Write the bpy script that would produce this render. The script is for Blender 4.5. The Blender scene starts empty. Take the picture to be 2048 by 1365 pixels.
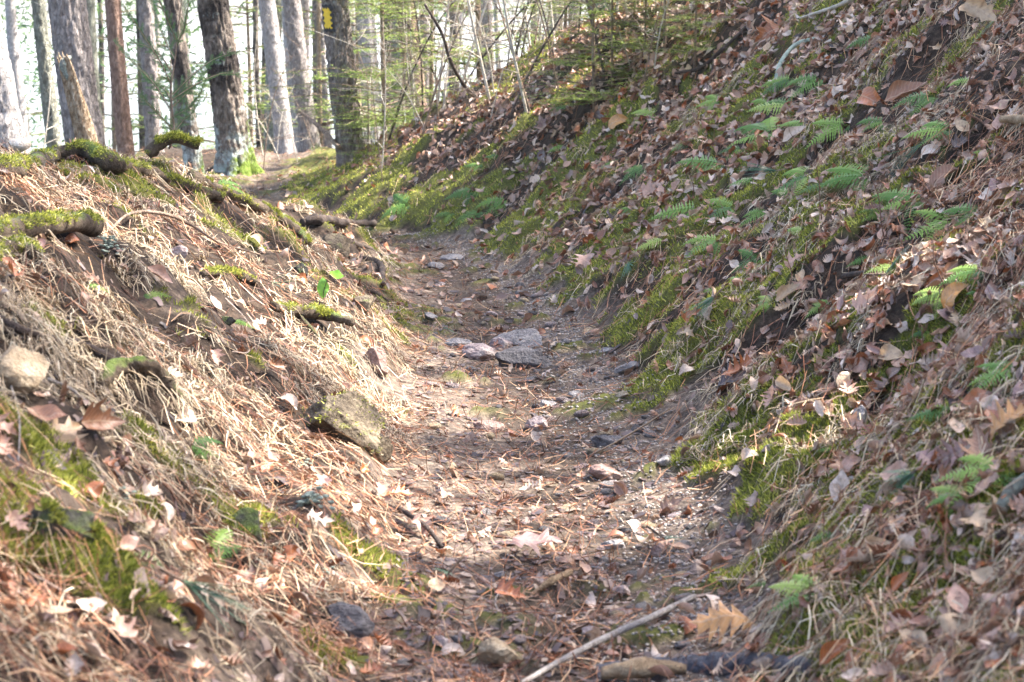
import bpy, math, random
import numpy as np
from mathutils import Vector, Matrix, Euler
R = math.radians
random.seed(11)
rng = np.random.default_rng(7)
scn = bpy.context.scene
COL = scn.collection

# ------------------------------------------------------------------ camera, sky, sun, exposure
CAM_Z = 1.15
PITCH = 8.0
FPX = 4107.0
cd = bpy.data.cameras.new('camera')
cam = bpy.data.objects.new('camera', cd); COL.objects.link(cam)
cam.location = (0, 0, CAM_Z); cam.rotation_euler = (R(90 - PITCH), 0, 0)
cd.sensor_width = 36; cd.lens = 36 * FPX / 2048
cd.clip_start = 0.05; cd.clip_end = 3000
cd.dof.use_dof = True; cd.dof.focus_distance = 7.6; cd.dof.aperture_fstop = 9.0
scn.camera = cam
SUN_EL, SUN_AZ = 51.0, 16.0          # azimuth measured from +X towards +Y
sdir = np.array([math.cos(R(SUN_EL)) * math.cos(R(SUN_AZ)), math.cos(R(SUN_EL)) * math.sin(R(SUN_AZ)), math.sin(R(SUN_EL))])
w = bpy.data.worlds.new('World'); scn.world = w; w.use_nodes = True
nt = w.node_tree
sky = nt.nodes.new('ShaderNodeTexSky'); sky.sky_type = 'NISHITA'; sky.sun_disc = False
sky.sun_elevation = R(SUN_EL); sky.sun_rotation = R(90 - SUN_AZ)
sky.air_density = 1.0; sky.dust_density = 4.0; sky.ozone_density = 0.4
bg = nt.nodes['Background']; bg.inputs['Strength'].default_value = 0.15
nt.links.new(sky.outputs[0], bg.inputs[0])
sl = bpy.data.lights.new('sun', 'SUN'); sl.energy = 4.7; sl.angle = R(0.53); sl.color = (1, 0.95, 0.87)
so = bpy.data.objects.new('sun', sl); COL.objects.link(so)
so.rotation_euler = Vector(sdir).to_track_quat('Z', 'Y').to_euler()
scn.view_settings.view_transform = 'Standard'; scn.view_settings.look = 'None'
scn.view_settings.gamma = 1; scn.view_settings.use_curve_mapping = False
scn.view_settings.exposure = 2.42
scn.render.engine = 'CYCLES'
scn.cycles.max_bounces = 6; scn.cycles.transparent_max_bounces = 4

# ------------------------------------------------------------------ noise
def _h(ix, iy, iz, seed):
    h = (ix * 374761393 + iy * 668265263 + iz * 1274126177 + seed * 974634777) & 0xFFFFFFFF
    h = ((h ^ (h >> 13)) * 1274126177) & 0xFFFFFFFF
    h = (h ^ (h >> 16)) & 0xFFFFFFFF
    return h / 4294967295.0
def noise3(x, y, z, seed=0):
    x, y, z = np.broadcast_arrays(np.asarray(x, float), np.asarray(y, float), np.asarray(z, float))
    ix, iy, iz = np.floor(x).astype(np.int64), np.floor(y).astype(np.int64), np.floor(z).astype(np.int64)
    fx, fy, fz = x - ix, y - iy, z - iz
    fx = fx*fx*(3-2*fx); fy = fy*fy*(3-2*fy); fz = fz*fz*(3-2*fz)
    r = 0
    for dx in (0, 1):
        for dy in (0, 1):
            for dz in (0, 1):
                r = r + _h(ix+dx, iy+dy, iz+dz, seed) * np.where(dx, fx, 1-fx) * np.where(dy, fy, 1-fy) * np.where(dz, fz, 1-fz)
    return r * 2 - 1
def noise2(x, y, seed=0):
    x, y = np.broadcast_arrays(np.asarray(x, float), np.asarray(y, float))
    ix, iy = np.floor(x).astype(np.int64), np.floor(y).astype(np.int64)
    fx, fy = x - ix, y - iy
    fx = fx*fx*(3-2*fx); fy = fy*fy*(3-2*fy)
    a = _h(ix, iy, 0, seed); b = _h(ix+1, iy, 0, seed); c = _h(ix, iy+1, 0, seed); d = _h(ix+1, iy+1, 0, seed)
    return ((a*(1-fx)+b*fx)*(1-fy) + (c*(1-fx)+d*fx)*fy) * 2 - 1
def fbm2(x, y, o, seed):
    r = 0; a = 1; t = 0
    for i in range(o):
        r = r + a * noise2(x * 2**i + 17.3*i, y * 2**i - 9.1*i, seed + i); t += a; a *= .5
    return r / t
def sstep(a, b, x):
    t = np.clip((x - a) / (b - a), 0, 1); return t*t*(3-2*t)

# ------------------------------------------------------------------ terrain
_ty = np.array([-50, 2, 3.75, 4.75, 5.94, 7.94, 9.5, 12, 12.95, 13.8, 15, 16, 17.2, 19.7, 23, 30, 60, 300.])
_tx = np.array([0, .03, .05, .11, .06, -.05, -.17, -.5, -.95, -1.3, -1.8, -2.05, -2.15, -2.35, -2.6, -3, -5, -20.])
_g = np.arange(-50, 300, .05)
_gx = np.interp(_g, _ty, _tx); _k = np.ones(17)/17; _gx = np.convolve(np.pad(_gx, 8, 'edge'), _k, 'valid')
def tc(y): return np.interp(y, _g, _gx)
def hw(y): return np.interp(y, [0, 4, 5, 8, 9.5, 12, 13.3, 16, 30], [.36, .35, .36, .34, .33, .26, .2, .24, .3])
def caps(y): return np.interp(y, [0, 8, 10, 11.5, 13, 14.5, 16, 17.5, 20, 25, 40], [3.4, 3.1, 2.45, 1.85, 1.36, .92, .6, .3, .12, .05, 0])
def capl(y): return np.interp(y, [0, 6, 7, 8, 9, 10, 11, 12, 13, 30], [.92, .87, .76, .65, .54, .38, .21, .08, .01, 0])
def scl(y): return np.interp(y, [0, 7, 9, 11, 13, 18, 30], [2.3, 1.8, 1.35, .95, .9, 1.2, 2.])
def smin(a, b, k):
    h = np.clip(.5 + .5*(b-a)/k, 0, 1); return b*(1-h)+a*h - k*h*(1-h)
def wob(x, y): return .05*noise2(x*1.3, y*1.7, 51) + .03*noise2(x*5, y*5, 52) + .022*noise2(x*13, y*11, 53)
def lat(x, y): return x - tc(y) + wob(x, y)
MSP = []
def moss_spots(x, y):
    r = 0
    for a, b, c, d, k in MSP: r = r + k*np.exp(-((x-a)/c)**2-((y-b)/d)**2)
    return r
def moss_f(x, y):
    s = lat(x, y); e = s - hw(y)
    n = fbm2(x*1.7, y*3.8, 3, 71)*1.15 + .34*noise2(x*9, y*11, 72) + .26*noise2(x*22, y*24, 73)
    toe = sstep(.03, .13, e) * (1 - sstep(.35, .85, e)) * .34
    far = sstep(10.5, 14.5, y) * sstep(-.02, .1, e) * (1 - sstep(.35, 1.1, e)) * .30
    low = sstep(.04, .16, e) * .08 - .1
    left = sstep(.02, .2, -s - hw(y)) * (-.12 + .35*np.exp(-((-s - scl(y))/.25)**2))
    return sstep(.10, .30, n*1.05 + toe + far + low + left + moss_spots(x, y) - .15 + .1*sstep(9, 12, y))
def Hbase(x, y):
    s = lat(x, y); h = hw(y)
    n = s / h
    z = .035 * np.clip(np.abs(n), 0, 1)**2.4
    # right bank
    e = np.clip(s - h, 0, None)
    zr = .05*sstep(0, .16, e) + np.interp(y, [0, 9, 12, 15, 20], [.8, .8, .76, .64, .45])*(np.sqrt(e*e+.15**2)-.15)*1.06 - .15*np.clip(e-1.8, 0, None)
    zr = zr * (1 + .10*noise2(x*.8, y*.6, 3))
    cx = np.maximum(.30 + .56*(x+1.25) - .03*np.clip(y-16, 0, None), .04); cx = np.minimum(cx, 2.2+.12*x)
    bl = sstep(9.5, 13.5, y)
    cp = (caps(y) + .12*np.clip(s-3.5, 0, 40))*(1-bl) + cx*bl
    zr = smin(zr, cp, .25)*(e > 0) + 0*(e <= 0)
    zr = np.where(e > 0, np.maximum(zr, 0), 0)
    # left berm
    f = np.clip(-s - h, 0, None)
    zl = .05*sstep(0, .14, f) + .66*(np.sqrt(f*f+.1**2)-.1)
    cl = capl(y) - .5*np.clip(-s - scl(y), 0, None)
    zl = np.where(f > 0, smin(zl, cl, .12), 0)
    z = z + zr + zl
    z = z - .28*np.logaddexp(0, (y-29)/2)*2
    return np.maximum(z, -14)
def H(x, y):
    x = np.asarray(x, float); y = np.asarray(y, float)
    s = lat(x, y); h = hw(y)
    off = sstep(-.05, .25, np.abs(s) - h)
    z = Hbase(x, y)
    z = z + (off*.085)*fbm2(x*1.9, y*1.9, 2, 5) + (.012 + .045*off)*fbm2(x*5, y*5, 2, 9) + (.006+.009*off)*noise2(x*21, y*21, 14) + .003*noise2(x*55, y*55, 15)
    z = z + .11*np.exp(-(((x-.63)/.13)**2+((y-4.8)/.24)**2)) - .07*np.exp(-(((x-.88)/.13)**2+((y-4.95)/.24)**2)) + .05*np.exp(-(((x+.78)/.2)**2+((y-5.3)/.3)**2)) + .06*np.exp(-(((x+.95)/.25)**2+((y-6.6)/.2)**2))
    m = moss_f(x, y)
    z = z + m * (.022 + .012*noise2(x*14, y*14, 23))
    return z
def nrm(x, y, e=.02):
    dx = (H(x+e, y) - H(x-e, y)) / (2*e); dy = (H(x, y+e) - H(x, y-e)) / (2*e)
    n = np.stack([-dx, -dy, np.ones_like(dx)], -1)
    return n / np.linalg.norm(n, axis=-1, keepdims=True)
_cp, _sp = math.cos(R(PITCH)), math.sin(R(PITCH))
def ray(px, py):
    a = (px - 1024) / FPX; b = (682.5 - py) / FPX
    d = np.array([a, _cp + b*_sp, -_sp + b*_cp]); return d / d[1]
_T = np.concatenate([np.arange(2, 20, .01), np.arange(20, 80, .05)])
def at(px, py, lift=0.0):
    d = ray(px, py)
    z = CAM_Z + d[2]*_T - H(d[0]*_T, _T)
    k = np.argmax(z < 0) if (z < 0).any() else len(_T)-1
    t = _T[k]
    x, y = d[0]*t, t
    return np.array([x, y, float(H(x, y)) + lift])
def at_d(px, py, dist):
    d = ray(px, py); return np.array([d[0]*dist, dist, CAM_Z + d[2]*dist])

for px_, py_, c_, d_, k_ in ((130, 1000, .16, .14, .8), (90, 1080, .12, .1, .5), (478, 1030, .06, .06, .7), (330, 325, .16, .3, .9), (200, 320, .2, .3, .5), (480, 390, .12, .2, .6), (590, 460, .08, .15, .7), (1440, 860, .1, .16, .7), (1560, 900, .14, .18, .8), (1710, 1060, .08, .1, .8), (1890, 1180, .06, .06, .8), (1400, 950, .08, .14, .5), (690, 990, .06, .08, .4), (20, 820, .1, .1, .7), (1440, 230, .2, .2, .6), (680, 700, .05, .12, .5)):
    _p = at(px_, py_); MSP.append((_p[0], _p[1], c_, d_, k_))
# ------------------------------------------------------------------ mesh / object helpers
def mesh_np(name, V, F, mat=None, attrs=None, smooth=True, mats=None, midx=None):
    me = bpy.data.meshes.new(name)
    V = np.ascontiguousarray(V, dtype=np.float32); F = np.ascontiguousarray(F, dtype=np.int32)
    k = F.shape[1]; n = len(F)
    me.vertices.add(len(V)); me.vertices.foreach_set('co', V.ravel())
    me.loops.add(n*k); me.loops.foreach_set('vertex_index', F.ravel())
    me.polygons.add(n); me.polygons.foreach_set('loop_start', np.arange(0, n*k, k, dtype=np.int32))
    me.polygons.foreach_set('loop_total', np.full(n, k, dtype=np.int32))
    if smooth: me.polygons.foreach_set('use_smooth', np.ones(n, dtype=bool))
    for a, v in (attrs or {}).items():
        v = np.asarray(v, np.float32)
        if v.ndim == 1:
            at_ = me.attributes.new(a, 'FLOAT', 'POINT'); at_.data.foreach_set('value', v)
        else:
            at_ = me.attributes.new(a, 'FLOAT_VECTOR', 'POINT'); at_.data.foreach_set('vector', v.ravel())
    me.update(calc_edges=True)
    if mat: me.materials.append(mat)
    return me
def obj(name, me, parent=None, loc=None, rot=None, scale=None):
    o = bpy.data.objects.new(name, me); COL.objects.link(o)
    if parent: o.parent = parent
    if loc is not None: o.location = loc
    if rot is not None: o.rotation_euler = rot
    if scale is not None: o.scale = scale if hasattr(scale, '__len__') else (scale,)*3
    return o
def tag(o, label=None, cat=None, group=None, kind=None):
    if label: o['label'] = label
    if cat: o['category'] = cat
    if group: o['group'] = group
    if kind: o['kind'] = kind
    return o
def empty(name, loc=(0, 0, 0), rot=(0, 0, 0), scale=1):
    o = obj(name, None, None, loc, rot, scale); o.empty_display_size = .1; return o
def copy_tree(o, parent=None):
    c = o.copy(); COL.objects.link(c)
    if parent: c.parent = parent
    for ch in list(o.children): copy_tree(ch, c)
    return c
def join(parts):
    Vs, Fs, n = [], [], 0
    for V, F in parts:
        Vs.append(V); Fs.append(np.asarray(F)+n); n += len(V)
    return np.concatenate(Vs), np.concatenate(Fs)

# ------------------------------------------------------------------ materials
def new_mat(name):
    m = bpy.data.materials.new(name); m.use_nodes = True
    return m, m.node_tree, m.node_tree.nodes['Principled BSDF']
def N(nt, t, **kw):
    n = nt.nodes.new(t)
    for k, v in kw.items():
        if k.startswith('i_'): n.inputs[int(k[2:]) if k[2:].isdigit() else k[2:]].default_value = v
        else: setattr(n, k, v)
    return n
def ramp(nt, stops, inp=None):
    r = nt.nodes.new('ShaderNodeValToRGB')
    el = r.color_ramp.elements
    while len(el) < len(stops): el.new(.5)
    for e, (p, c) in zip(el, stops): e.position = p; e.color = (*c, 1)
    if inp is not None: nt.links.new(inp, r.inputs[0])
    return r
def mathn(nt, op, a, b=None, c=None, clamp=False):
    n = nt.nodes.new('ShaderNodeMath'); n.operation = op; n.use_clamp = clamp
    for i, v in enumerate((a, b, c)):
        if v is None: continue
        if isinstance(v, (int, float)): n.inputs[i].default_value = v
        else: nt.links.new(v, n.inputs[i])
    return n.outputs[0]
def mixc(nt, f, a, b, blend='MIX'):
    n = nt.nodes.new('ShaderNodeMix'); n.data_type = 'RGBA'; n.blend_type = blend
    for s, v in ((n.inputs[0], f), (n.inputs[6], a), (n.inputs[7], b)):
        if isinstance(v, (int, float)): s.default_value = v
        elif isinstance(v, tuple): s.default_value = (*v, 1)
        else: nt.links.new(v, s)
    return n.outputs[2]
def coord(nt): return nt.nodes.new('ShaderNodeTexCoord').outputs['Object']
def noise_n(nt, vec, scale, detail=4, rough=.6):
    n = N(nt, 'ShaderNodeTexNoise'); n.inputs['Scale'].default_value = scale; n.inputs['Detail'].default_value = detail; n.inputs['Roughness'].default_value = rough
    if vec is not None: nt.links.new(vec, n.inputs['Vector'])
    return n.outputs[0]
def bump(nt, bsdf, h, strength, dist):
    b = N(nt, 'ShaderNodeBump'); b.inputs['Strength'].default_value = strength; b.inputs['Distance'].default_value = dist
    nt.links.new(h, b.inputs['Height']); nt.links.new(b.outputs[0], bsdf.inputs['Normal'])
def thin_mat(name, stops, rough=.6, trans=.25, use_obj=False, veins=False, spec=.3, tcol=1.0):
    m, nt, b = new_mat(name)
    if use_obj: t = nt.nodes.new('ShaderNodeObjectInfo').outputs['Random']
    else: t = N(nt, 'ShaderNodeAttribute', attribute_name='tint').outputs['Fac']
    r = ramp(nt, stops, t); c = r.outputs[0]
    if veins:
        a = N(nt, 'ShaderNodeAttribute', attribute_name='leafuv')
        sx = nt.nodes.new('ShaderNodeSeparateXYZ'); nt.links.new(a.outputs['Vector'], sx.inputs[0])
        ax = mathn(nt, 'ABSOLUTE', sx.outputs[0])
        ph = mathn(nt, 'SUBTRACT', sx.outputs[1], mathn(nt, 'MULTIPLY', ax, .75))
        v = mathn(nt, 'POWER', mathn(nt, 'MULTIPLY_ADD', mathn(nt, 'SINE', mathn(nt, 'MULTIPLY', ph, 62.8)), .5, .5), 6)
        mid = mathn(nt, 'LESS_THAN', ax, .018)
        f = mathn(nt, 'MAXIMUM', mathn(nt, 'MULTIPLY', v, .5), mid)
        n = noise_n(nt, a.outputs['Vector'], 7, 5)
        c = mixc(nt, mathn(nt, 'MULTIPLY', f, .4), c, (.5, .36, .24))
        c = mixc(nt, mathn(nt, 'MULTIPLY', mathn(nt, 'SUBTRACT', n, .45, clamp=True), 2.2, clamp=True), c, (.09, .045, .03))
        bump(nt, b, f, .6, .0015)
    nt.links.new(c, b.inputs['Base Color'])
    b.inputs['Roughness'].default_value = rough; b.inputs['Specular IOR Level'].default_value = spec
    if trans > 0:
        tr = nt.nodes.new('ShaderNodeBsdfTranslucent'); nt.links.new(c, tr.inputs[0])
        mx = nt.nodes.new('ShaderNodeMixShader'); mx.inputs[0].default_value = trans
        out = nt.nodes['Material Output']
        nt.links.new(b.outputs[0], mx.inputs[1]); nt.links.new(tr.outputs[0], mx.inputs[2]); nt.links.new(mx.outputs[0], out.inputs[0])
    return m
M = {}
M['needle'] = thin_mat('pine_needle_litter', [(0, (.09, .035, .02)), (.3, (.22, .08, .035)), (.6, (.40, .18, .085)), (.8, (.46, .30, .17)), (1, (.48, .37, .24))], .45, .04)
M['straw'] = thin_mat('dead_grass', [(0, (.13, .09, .06)), (.3, (.30, .22, .14)), (.7, (.42, .33, .21)), (1, (.55, .47, .34))], .5, .08)
M['moss'] = thin_mat('moss', [(0, (.05, .065, .012)), (.4, (.22, .25, .04)), (.8, (.46, .46, .09)), (1, (.60, .56, .16))], .8, .3, spec=.1)
M['fern'] = thin_mat('fern_green', [(0, (.06, .14, .035)), (.5, (.125, .235, .045)), (.85, (.20, .31, .06)), (1, (.28, .36, .09))], .5, .35, use_obj=True)
M['pineneedle'] = thin_mat('green_needles', [(0, (.05, .12, .07)), (1, (.12, .22, .12))], .4, .1)
M['hemlock'] = thin_mat('hemlock_needles', [(0, (.035, .085, .03)), (1, (.10, .17, .05))], .5, .3)
LEAFST = [(0, (.10, .035, .018)), (.12, (.34, .10, .03)), (.25, (.22, .10, .065)), (.38, (.50, .30, .20)), (.5, (.10, .055, .045)), (.6, (.52, .36, .25)), (.72, (.56, .45, .38)), (.82, (.19, .085, .045)), (.92, (.40, .23, .15)), (1, (.05, .035, .038))]
M['leafobj'] = thin_mat('dead_leaf', LEAFST, .4, .15, use_obj=True, veins=True)
M['leafstuff'] = thin_mat('leaf_litter', LEAFST, .38, .12, veins=True, spec=.6)
def fixed_leaf(name, c): return thin_mat(name, [(0, tuple(v*.8 for v in c)), (1, tuple(v*1.1 for v in c))], .38, .15, spec=.6, use_obj=True, veins=True)
M['leaf_rust'] = fixed_leaf('rust_leaf', (.34, .10, .025)); M['leaf_tan'] = fixed_leaf('tan_leaf', (.50, .34, .20)); M['leaf_pale'] = fixed_leaf('pale_leaf', (.58, .45, .36))
M['leaf_purple'] = fixed_leaf('purple_brown_leaf', (.30, .17, .15)); M['leaf_orange'] = fixed_leaf('orange_leaf', (.50, .24, .07)); M['leaf_brown'] = fixed_leaf('brown_leaf', (.27, .12, .06)); M['leaf_dark'] = fixed_leaf('dark_leaf', (.09, .055, .055))
M['leaf_pink'] = fixed_leaf('pinkish_leaf', (.50, .29, .21))
M['green_leaf'] = thin_mat('green_leaf', [(0, (.16, .36, .05)), (1, (.2, .42, .07))], .35, .45, use_obj=True, veins=False)
M['litter'] = thin_mat('leaf_crumbs', [(0, (.035, .026, .028)), (.4, (.11, .072, .066)), (.75, (.19, .13, .105)), (1, (.36, .27, .20))], .5, .1)

def ground_mat(name):
    m, nt, b = new_mat(name)
    co = coord(nt)
    A = lambda n: N(nt, 'ShaderNodeAttribute', attribute_name=n).outputs['Fac']
    n1 = noise_n(nt, co, 2.5, 6); n2 = noise_n(nt, co, 34, 6, .7); n3 = noise_n(nt, co, 160, 4, .7)
    vo = N(nt, 'ShaderNodeTexVoronoi'); vo.inputs['Scale'].default_value = 70; nt.links.new(co, vo.inputs['Vector'])
    shaded_duff = ramp(nt, [(.3, (.010, .007, .006)), (.5, (.032, .022, .016)), (.7, (.09, .06, .042))], n2).outputs[0]  # near black tone stands in for deep shade in gaps of the litter
    soil = ramp(nt, [(.3, (.045, .034, .029)), (.5, (.12, .09, .07)), (.7, (.27, .21, .16))], n2).outputs[0]
    vs_ = nt.nodes.new('ShaderNodeSeparateXYZ'); nt.links.new(vo.outputs['Color'], vs_.inputs[0]); peb = mixc(nt, .35, soil, vs_.outputs[0], 'SOFT_LIGHT')
    c = mixc(nt, A('soil'), shaded_duff, peb)
    mossc = ramp(nt, [(.3, (.04, .042, .014)), (.6, (.10, .10, .022)), (.8, (.17, .16, .04))], n2).outputs[0]
    c = mixc(nt, A('moss'), c, mossc)
    nt.links.new(c, b.inputs['Base Color']); b.inputs['Roughness'].default_value = .9; b.inputs['Specular IOR Level'].default_value = .15
    hgt = mathn(nt, 'ADD', mathn(nt, 'MULTIPLY', n2, 1.0), mathn(nt, 'MULTIPLY', n3, .4))
    bump(nt, b, hgt, .8, .012)
    return m
M['ground'] = ground_mat('forest_floor'); M['path'] = ground_mat('trodden_soil')

def stone_mat(name, c1, c2, c3, moss=0.0, rough=.85, scale=14, spec=.3):
    m, nt, b = new_mat(name)
    co = coord(nt)
    n = noise_n(nt, co, scale, 7, .65); nf = noise_n(nt, co, scale*8, 5, .7)
    c = ramp(nt, [(.32, c1), (.5, c2), (.68, c3)], n).outputs[0]
    c = mixc(nt, .3, c, ramp(nt, [(.3, (.1, .1, .1)), (.7, (.9, .9, .9))], nf).outputs[0], 'OVERLAY')
    if moss > 0:
        g = nt.nodes.new('ShaderNodeNewGeometry'); s = nt.nodes.new('ShaderNodeSeparateXYZ'); nt.links.new(g.outputs['Normal'], s.inputs[0])
        nn = noise_n(nt, co, 9, 4)
        f = mathn(nt, 'ADD', mathn(nt, 'MULTIPLY', s.outputs[2], .5), mathn(nt, 'MULTIPLY_ADD', nn, 2.4, -1.75 + moss))
        f = mathn(nt, 'MULTIPLY', f, 2.5, clamp=True)
        c = mixc(nt, f, c, ramp(nt, [(.3, (.05, .085, .015)), (.7, (.14, .18, .03))], nf).outputs[0])
    nt.links.new(c, b.inputs['Base Color']); b.inputs['Roughness'].default_value = rough; b.inputs['Specular IOR Level'].default_value = spec
    bump(nt, b, mathn(nt, 'ADD', n, mathn(nt, 'MULTIPLY', nf, .5)), 1.0, .018)
    return m
M['st_tan'] = stone_mat('tan_stone', (.26, .19, .12), (.42, .32, .21), (.52, .44, .33))
M['st_grey'] = stone_mat('grey_stone', (.15, .14, .14), (.26, .24, .24), (.40, .36, .33))
M['st_dark'] = stone_mat('dark_stone', (.055, .05, .055), (.10, .09, .095), (.18, .165, .16), rough=.6)
M['st_purple'] = stone_mat('purple_grey_stone', (.20, .15, .155), (.33, .26, .25), (.45, .38, .34))
M['st_red'] = stone_mat('reddish_stone', (.18, .10, .085), (.29, .19, .16), (.38, .28, .23))
M['st_moss'] = stone_mat('mossy_stone', (.05, .038, .027), (.115, .088, .06), (.24, .19, .13), moss=.12)
M['st_mossd'] = stone_mat('dark_mossy_stone', (.04, .04, .035), (.08, .075, .065), (.14, .13, .11), moss=.5)
M['wood_dark'] = stone_mat('damp_wood', (.03, .022, .02), (.065, .045, .036), (.12, .085, .065), scale=22)
M['wood_moss'] = stone_mat('mossy_wood', (.035, .025, .02), (.085, .06, .04), (.15, .11, .075), moss=.3, scale=22)
M['wood_grey'] = stone_mat('weathered_grey_wood', (.22, .19, .17), (.38, .34, .32), (.52, .48, .44), scale=40)
M['wood_tan'] = stone_mat('weathered_tan_wood', (.17, .11, .06), (.36, .25, .15), (.50, .38, .25), scale=34)
M['wood_red'] = stone_mat('reddish_wood', (.08, .04, .03), (.17, .09, .06), (.26, .15, .1), scale=26)
M['wood_blue'] = stone_mat('dark_blue_grey_log', (.035, .035, .045), (.07, .07, .09), (.14, .135, .16), scale=20, rough=.55)
M['lichen_wood'] = stone_mat('lichen_wood', (.10, .09, .08), (.25, .27, .23), (.46, .52, .44), scale=60)
M['lichen'] = stone_mat('lichen', (.25, .33, .26), (.42, .50, .42), (.58, .66, .56), scale=60)
M['fungus'] = stone_mat('fungus', (.40, .26, .13), (.62, .52, .42), (.78, .72, .64), scale=12)

def bark_mat(name, c1, c2, c3, su=38, moss=0.0, lichen=0.0, dark=0.0):
    m, nt, b = new_mat(name)
    co = coord(nt)
    mp = N(nt, 'ShaderNodeMapping'); mp.inputs['Scale'].default_value = (1, 1, .42); nt.links.new(co, mp.inputs[0])
    n = noise_n(nt, mp.outputs[0], su, 7, .65)
    vo = N(nt, 'ShaderNodeTexVoronoi', feature='DISTANCE_TO_EDGE'); vo.inputs['Scale'].default_value = su*.8
    wm = N(nt, 'ShaderNodeVectorMath', operation='MULTIPLY_ADD'); nt.links.new(n, wm.inputs[0]); wm.inputs[1].default_value = (.05,)*3; nt.links.new(mp.outputs[0], wm.inputs[2])
    nt.links.new(wm.outputs[0], vo.inputs['Vector'])
    big = noise_n(nt, co, 2.2, 4)
    c = ramp(nt, [(.32, c1), (.5, c2), (.68, c3)], n).outputs[0]
    if dark > 0:
        f = mathn(nt, 'MULTIPLY', mathn(nt, 'SUBTRACT', big, .56 - dark*.1), 9, clamp=True)
        c = mixc(nt, f, c, (.035, .028, .026))
    g = nt.nodes.new('ShaderNodeSeparateXYZ'); nt.links.new(co, g.inputs[0])
    if lichen > 0:
        nl = noise_n(nt, co, 9, 5, .7)
        lowz = mathn(nt, 'SUBTRACT', 1.0, mathn(nt, 'MULTIPLY', g.outputs[2], 1.3), clamp=True)
        f = mathn(nt, 'MULTIPLY', mathn(nt, 'SUBTRACT', mathn(nt, 'MULTIPLY_ADD', lowz, .25*lichen, nl), .62), 8, clamp=True)
        c = mixc(nt, f, c, (.42, .47, .45))
    if moss > 0:
        nl = noise_n(nt, co, 5, 5, .7)
        lowz = mathn(nt, 'SUBTRACT', 1.0, mathn(nt, 'MULTIPLY', g.outputs[2], 1.6), clamp=True)
        f = mathn(nt, 'MULTIPLY', mathn(nt, 'SUBTRACT', mathn(nt, 'ADD', mathn(nt, 'MULTIPLY', lowz, .35*moss), mathn(nt, 'MULTIPLY_ADD', g.outputs[0], .7, nl)), .72), 6, clamp=True)
        c = mixc(nt, f, c, (.12, .17, .03))
    nt.links.new(c, b.inputs['Base Color']); b.inputs['Roughness'].default_value = .9; b.inputs['Specular IOR Level'].default_value = .15
    bump(nt, b, mathn(nt, 'ADD', mathn(nt, 'MULTIPLY', n, .6), mathn(nt, 'MINIMUM', mathn(nt, 'MULTIPLY', vo.outputs['Distance'], 3), .6)), .9, .02)
    return m
M['bark_grey'] = bark_mat('grey_bark', (.12, .105, .10), (.24, .21, .20), (.36, .32, .30), moss=.5)
M['bark_green'] = bark_mat('grey_green_bark', (.11, .11, .09), (.20, .20, .16), (.31, .31, .26))
M['bark_dark'] = bark_mat('dark_furrowed_bark', (.08, .065, .055), (.19, .155, .13), (.33, .28, .24), moss=1.0, lichen=1.0, dark=1)
M['bark_red'] = bark_mat('reddish_bark', (.13, .08, .06), (.24, .155, .12), (.34, .235, .185))
M['bark_pale'] = bark_mat('pale_bark', (.22, .20, .19), (.34, .31, .30), (.45, .42, .40))
M['bark_blaze'] = bark_mat('grey_brown_plated_bark', (.10, .08, .07), (.23, .19, .17), (.36, .31, .28), moss=.6, lichen=.3)
M['twig'] = stone_mat('twig_bark', (.14, .09, .065), (.27, .19, .14), (.40, .31, .24), scale=30)
M['twig_sunlit_pale'] = stone_mat('sunlit_pale_twig_bark', (.38, .31, .24), (.56, .49, .40), (.70, .64, .56), scale=30)  # pale bark lightened further, sunlight on the stems put into the colour
M['twig_dark'] = stone_mat('dark_twig_bark', (.04, .03, .028), (.09, .065, .055), (.16, .12, .1), scale=30)
m, nt_, b = new_mat('yellow_paint'); n = noise_n(nt_, coord(nt_), 60, 5)
nt_.links.new(ramp(nt_, [(.3, (.60, .38, .02)), (.7, (.80, .55, .03))], n).outputs[0], b.inputs['Base Color']); b.inputs['Roughness'].default_value = .6; M['yellow'] = m
m, nt_, b = new_mat('black_paint'); b.inputs['Base Color'].default_value = (.022, .02, .022, 1); b.inputs['Roughness'].default_value = .7; M['black'] = m
m, nt_, b = new_mat('added_lake_water'); b.inputs['Base Color'].default_value = (.03, .06, .07, 1); b.inputs['Roughness'].default_value = .12
bump(nt_, b, noise_n(nt_, coord(nt_), .8, 3), .15, .1); M['water'] = m

# ------------------------------------------------------------------ ground and path meshes
def axis_pts(lo, hi, step, outlo, outhi, grow=1.12):
    a = list(np.arange(lo, hi + 1e-6, step)); s = step; v = a[-1]
    while v < outhi: s *= grow; v += s; a.append(v)
    s = step; v = a[0]; pre = []
    while v > outlo: s *= grow; v -= s; pre.append(v)
    return np.array(pre[::-1] + a)
gx = axis_pts(-2.7, 2.6, .014, -400, 400, 1.1)
gy = [2.6]
while gy[-1] < 22: gy.append(gy[-1] + gy[-1]*.0042)
while gy[-1] < 900: gy.append(gy[-1]*1.035)
s_ = .02; v_ = gy[0]; pre = []
while v_ > -60: s_ *= 1.25; v_ -= s_; pre.append(v_)
gy = np.array(pre[::-1] + gy)
GX, GY = np.meshgrid(gx, gy)
GZ = H(GX, GY)
nx, ny = len(gx), len(gy)
V = np.stack([GX.ravel(), GY.ravel(), GZ.ravel()], -1)
i = (np.arange(ny-1)[:, None]*nx + np.arange(nx-1)[None]).ravel()
F = np.stack([i, i+1, i+nx+1, i+nx], -1)
SS = lat(GX, GY) / hw(GY)
soil = (1 - sstep(.9, 1.25, np.abs(SS))) * (1 - sstep(24, 30, GY))
soil = np.maximum(soil, (1 - sstep(1.05, 1.5, np.abs(SS) + .45*noise2(GX*4, GY*3, 34)))*(1 - sstep(12, 14, GY)))
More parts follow.
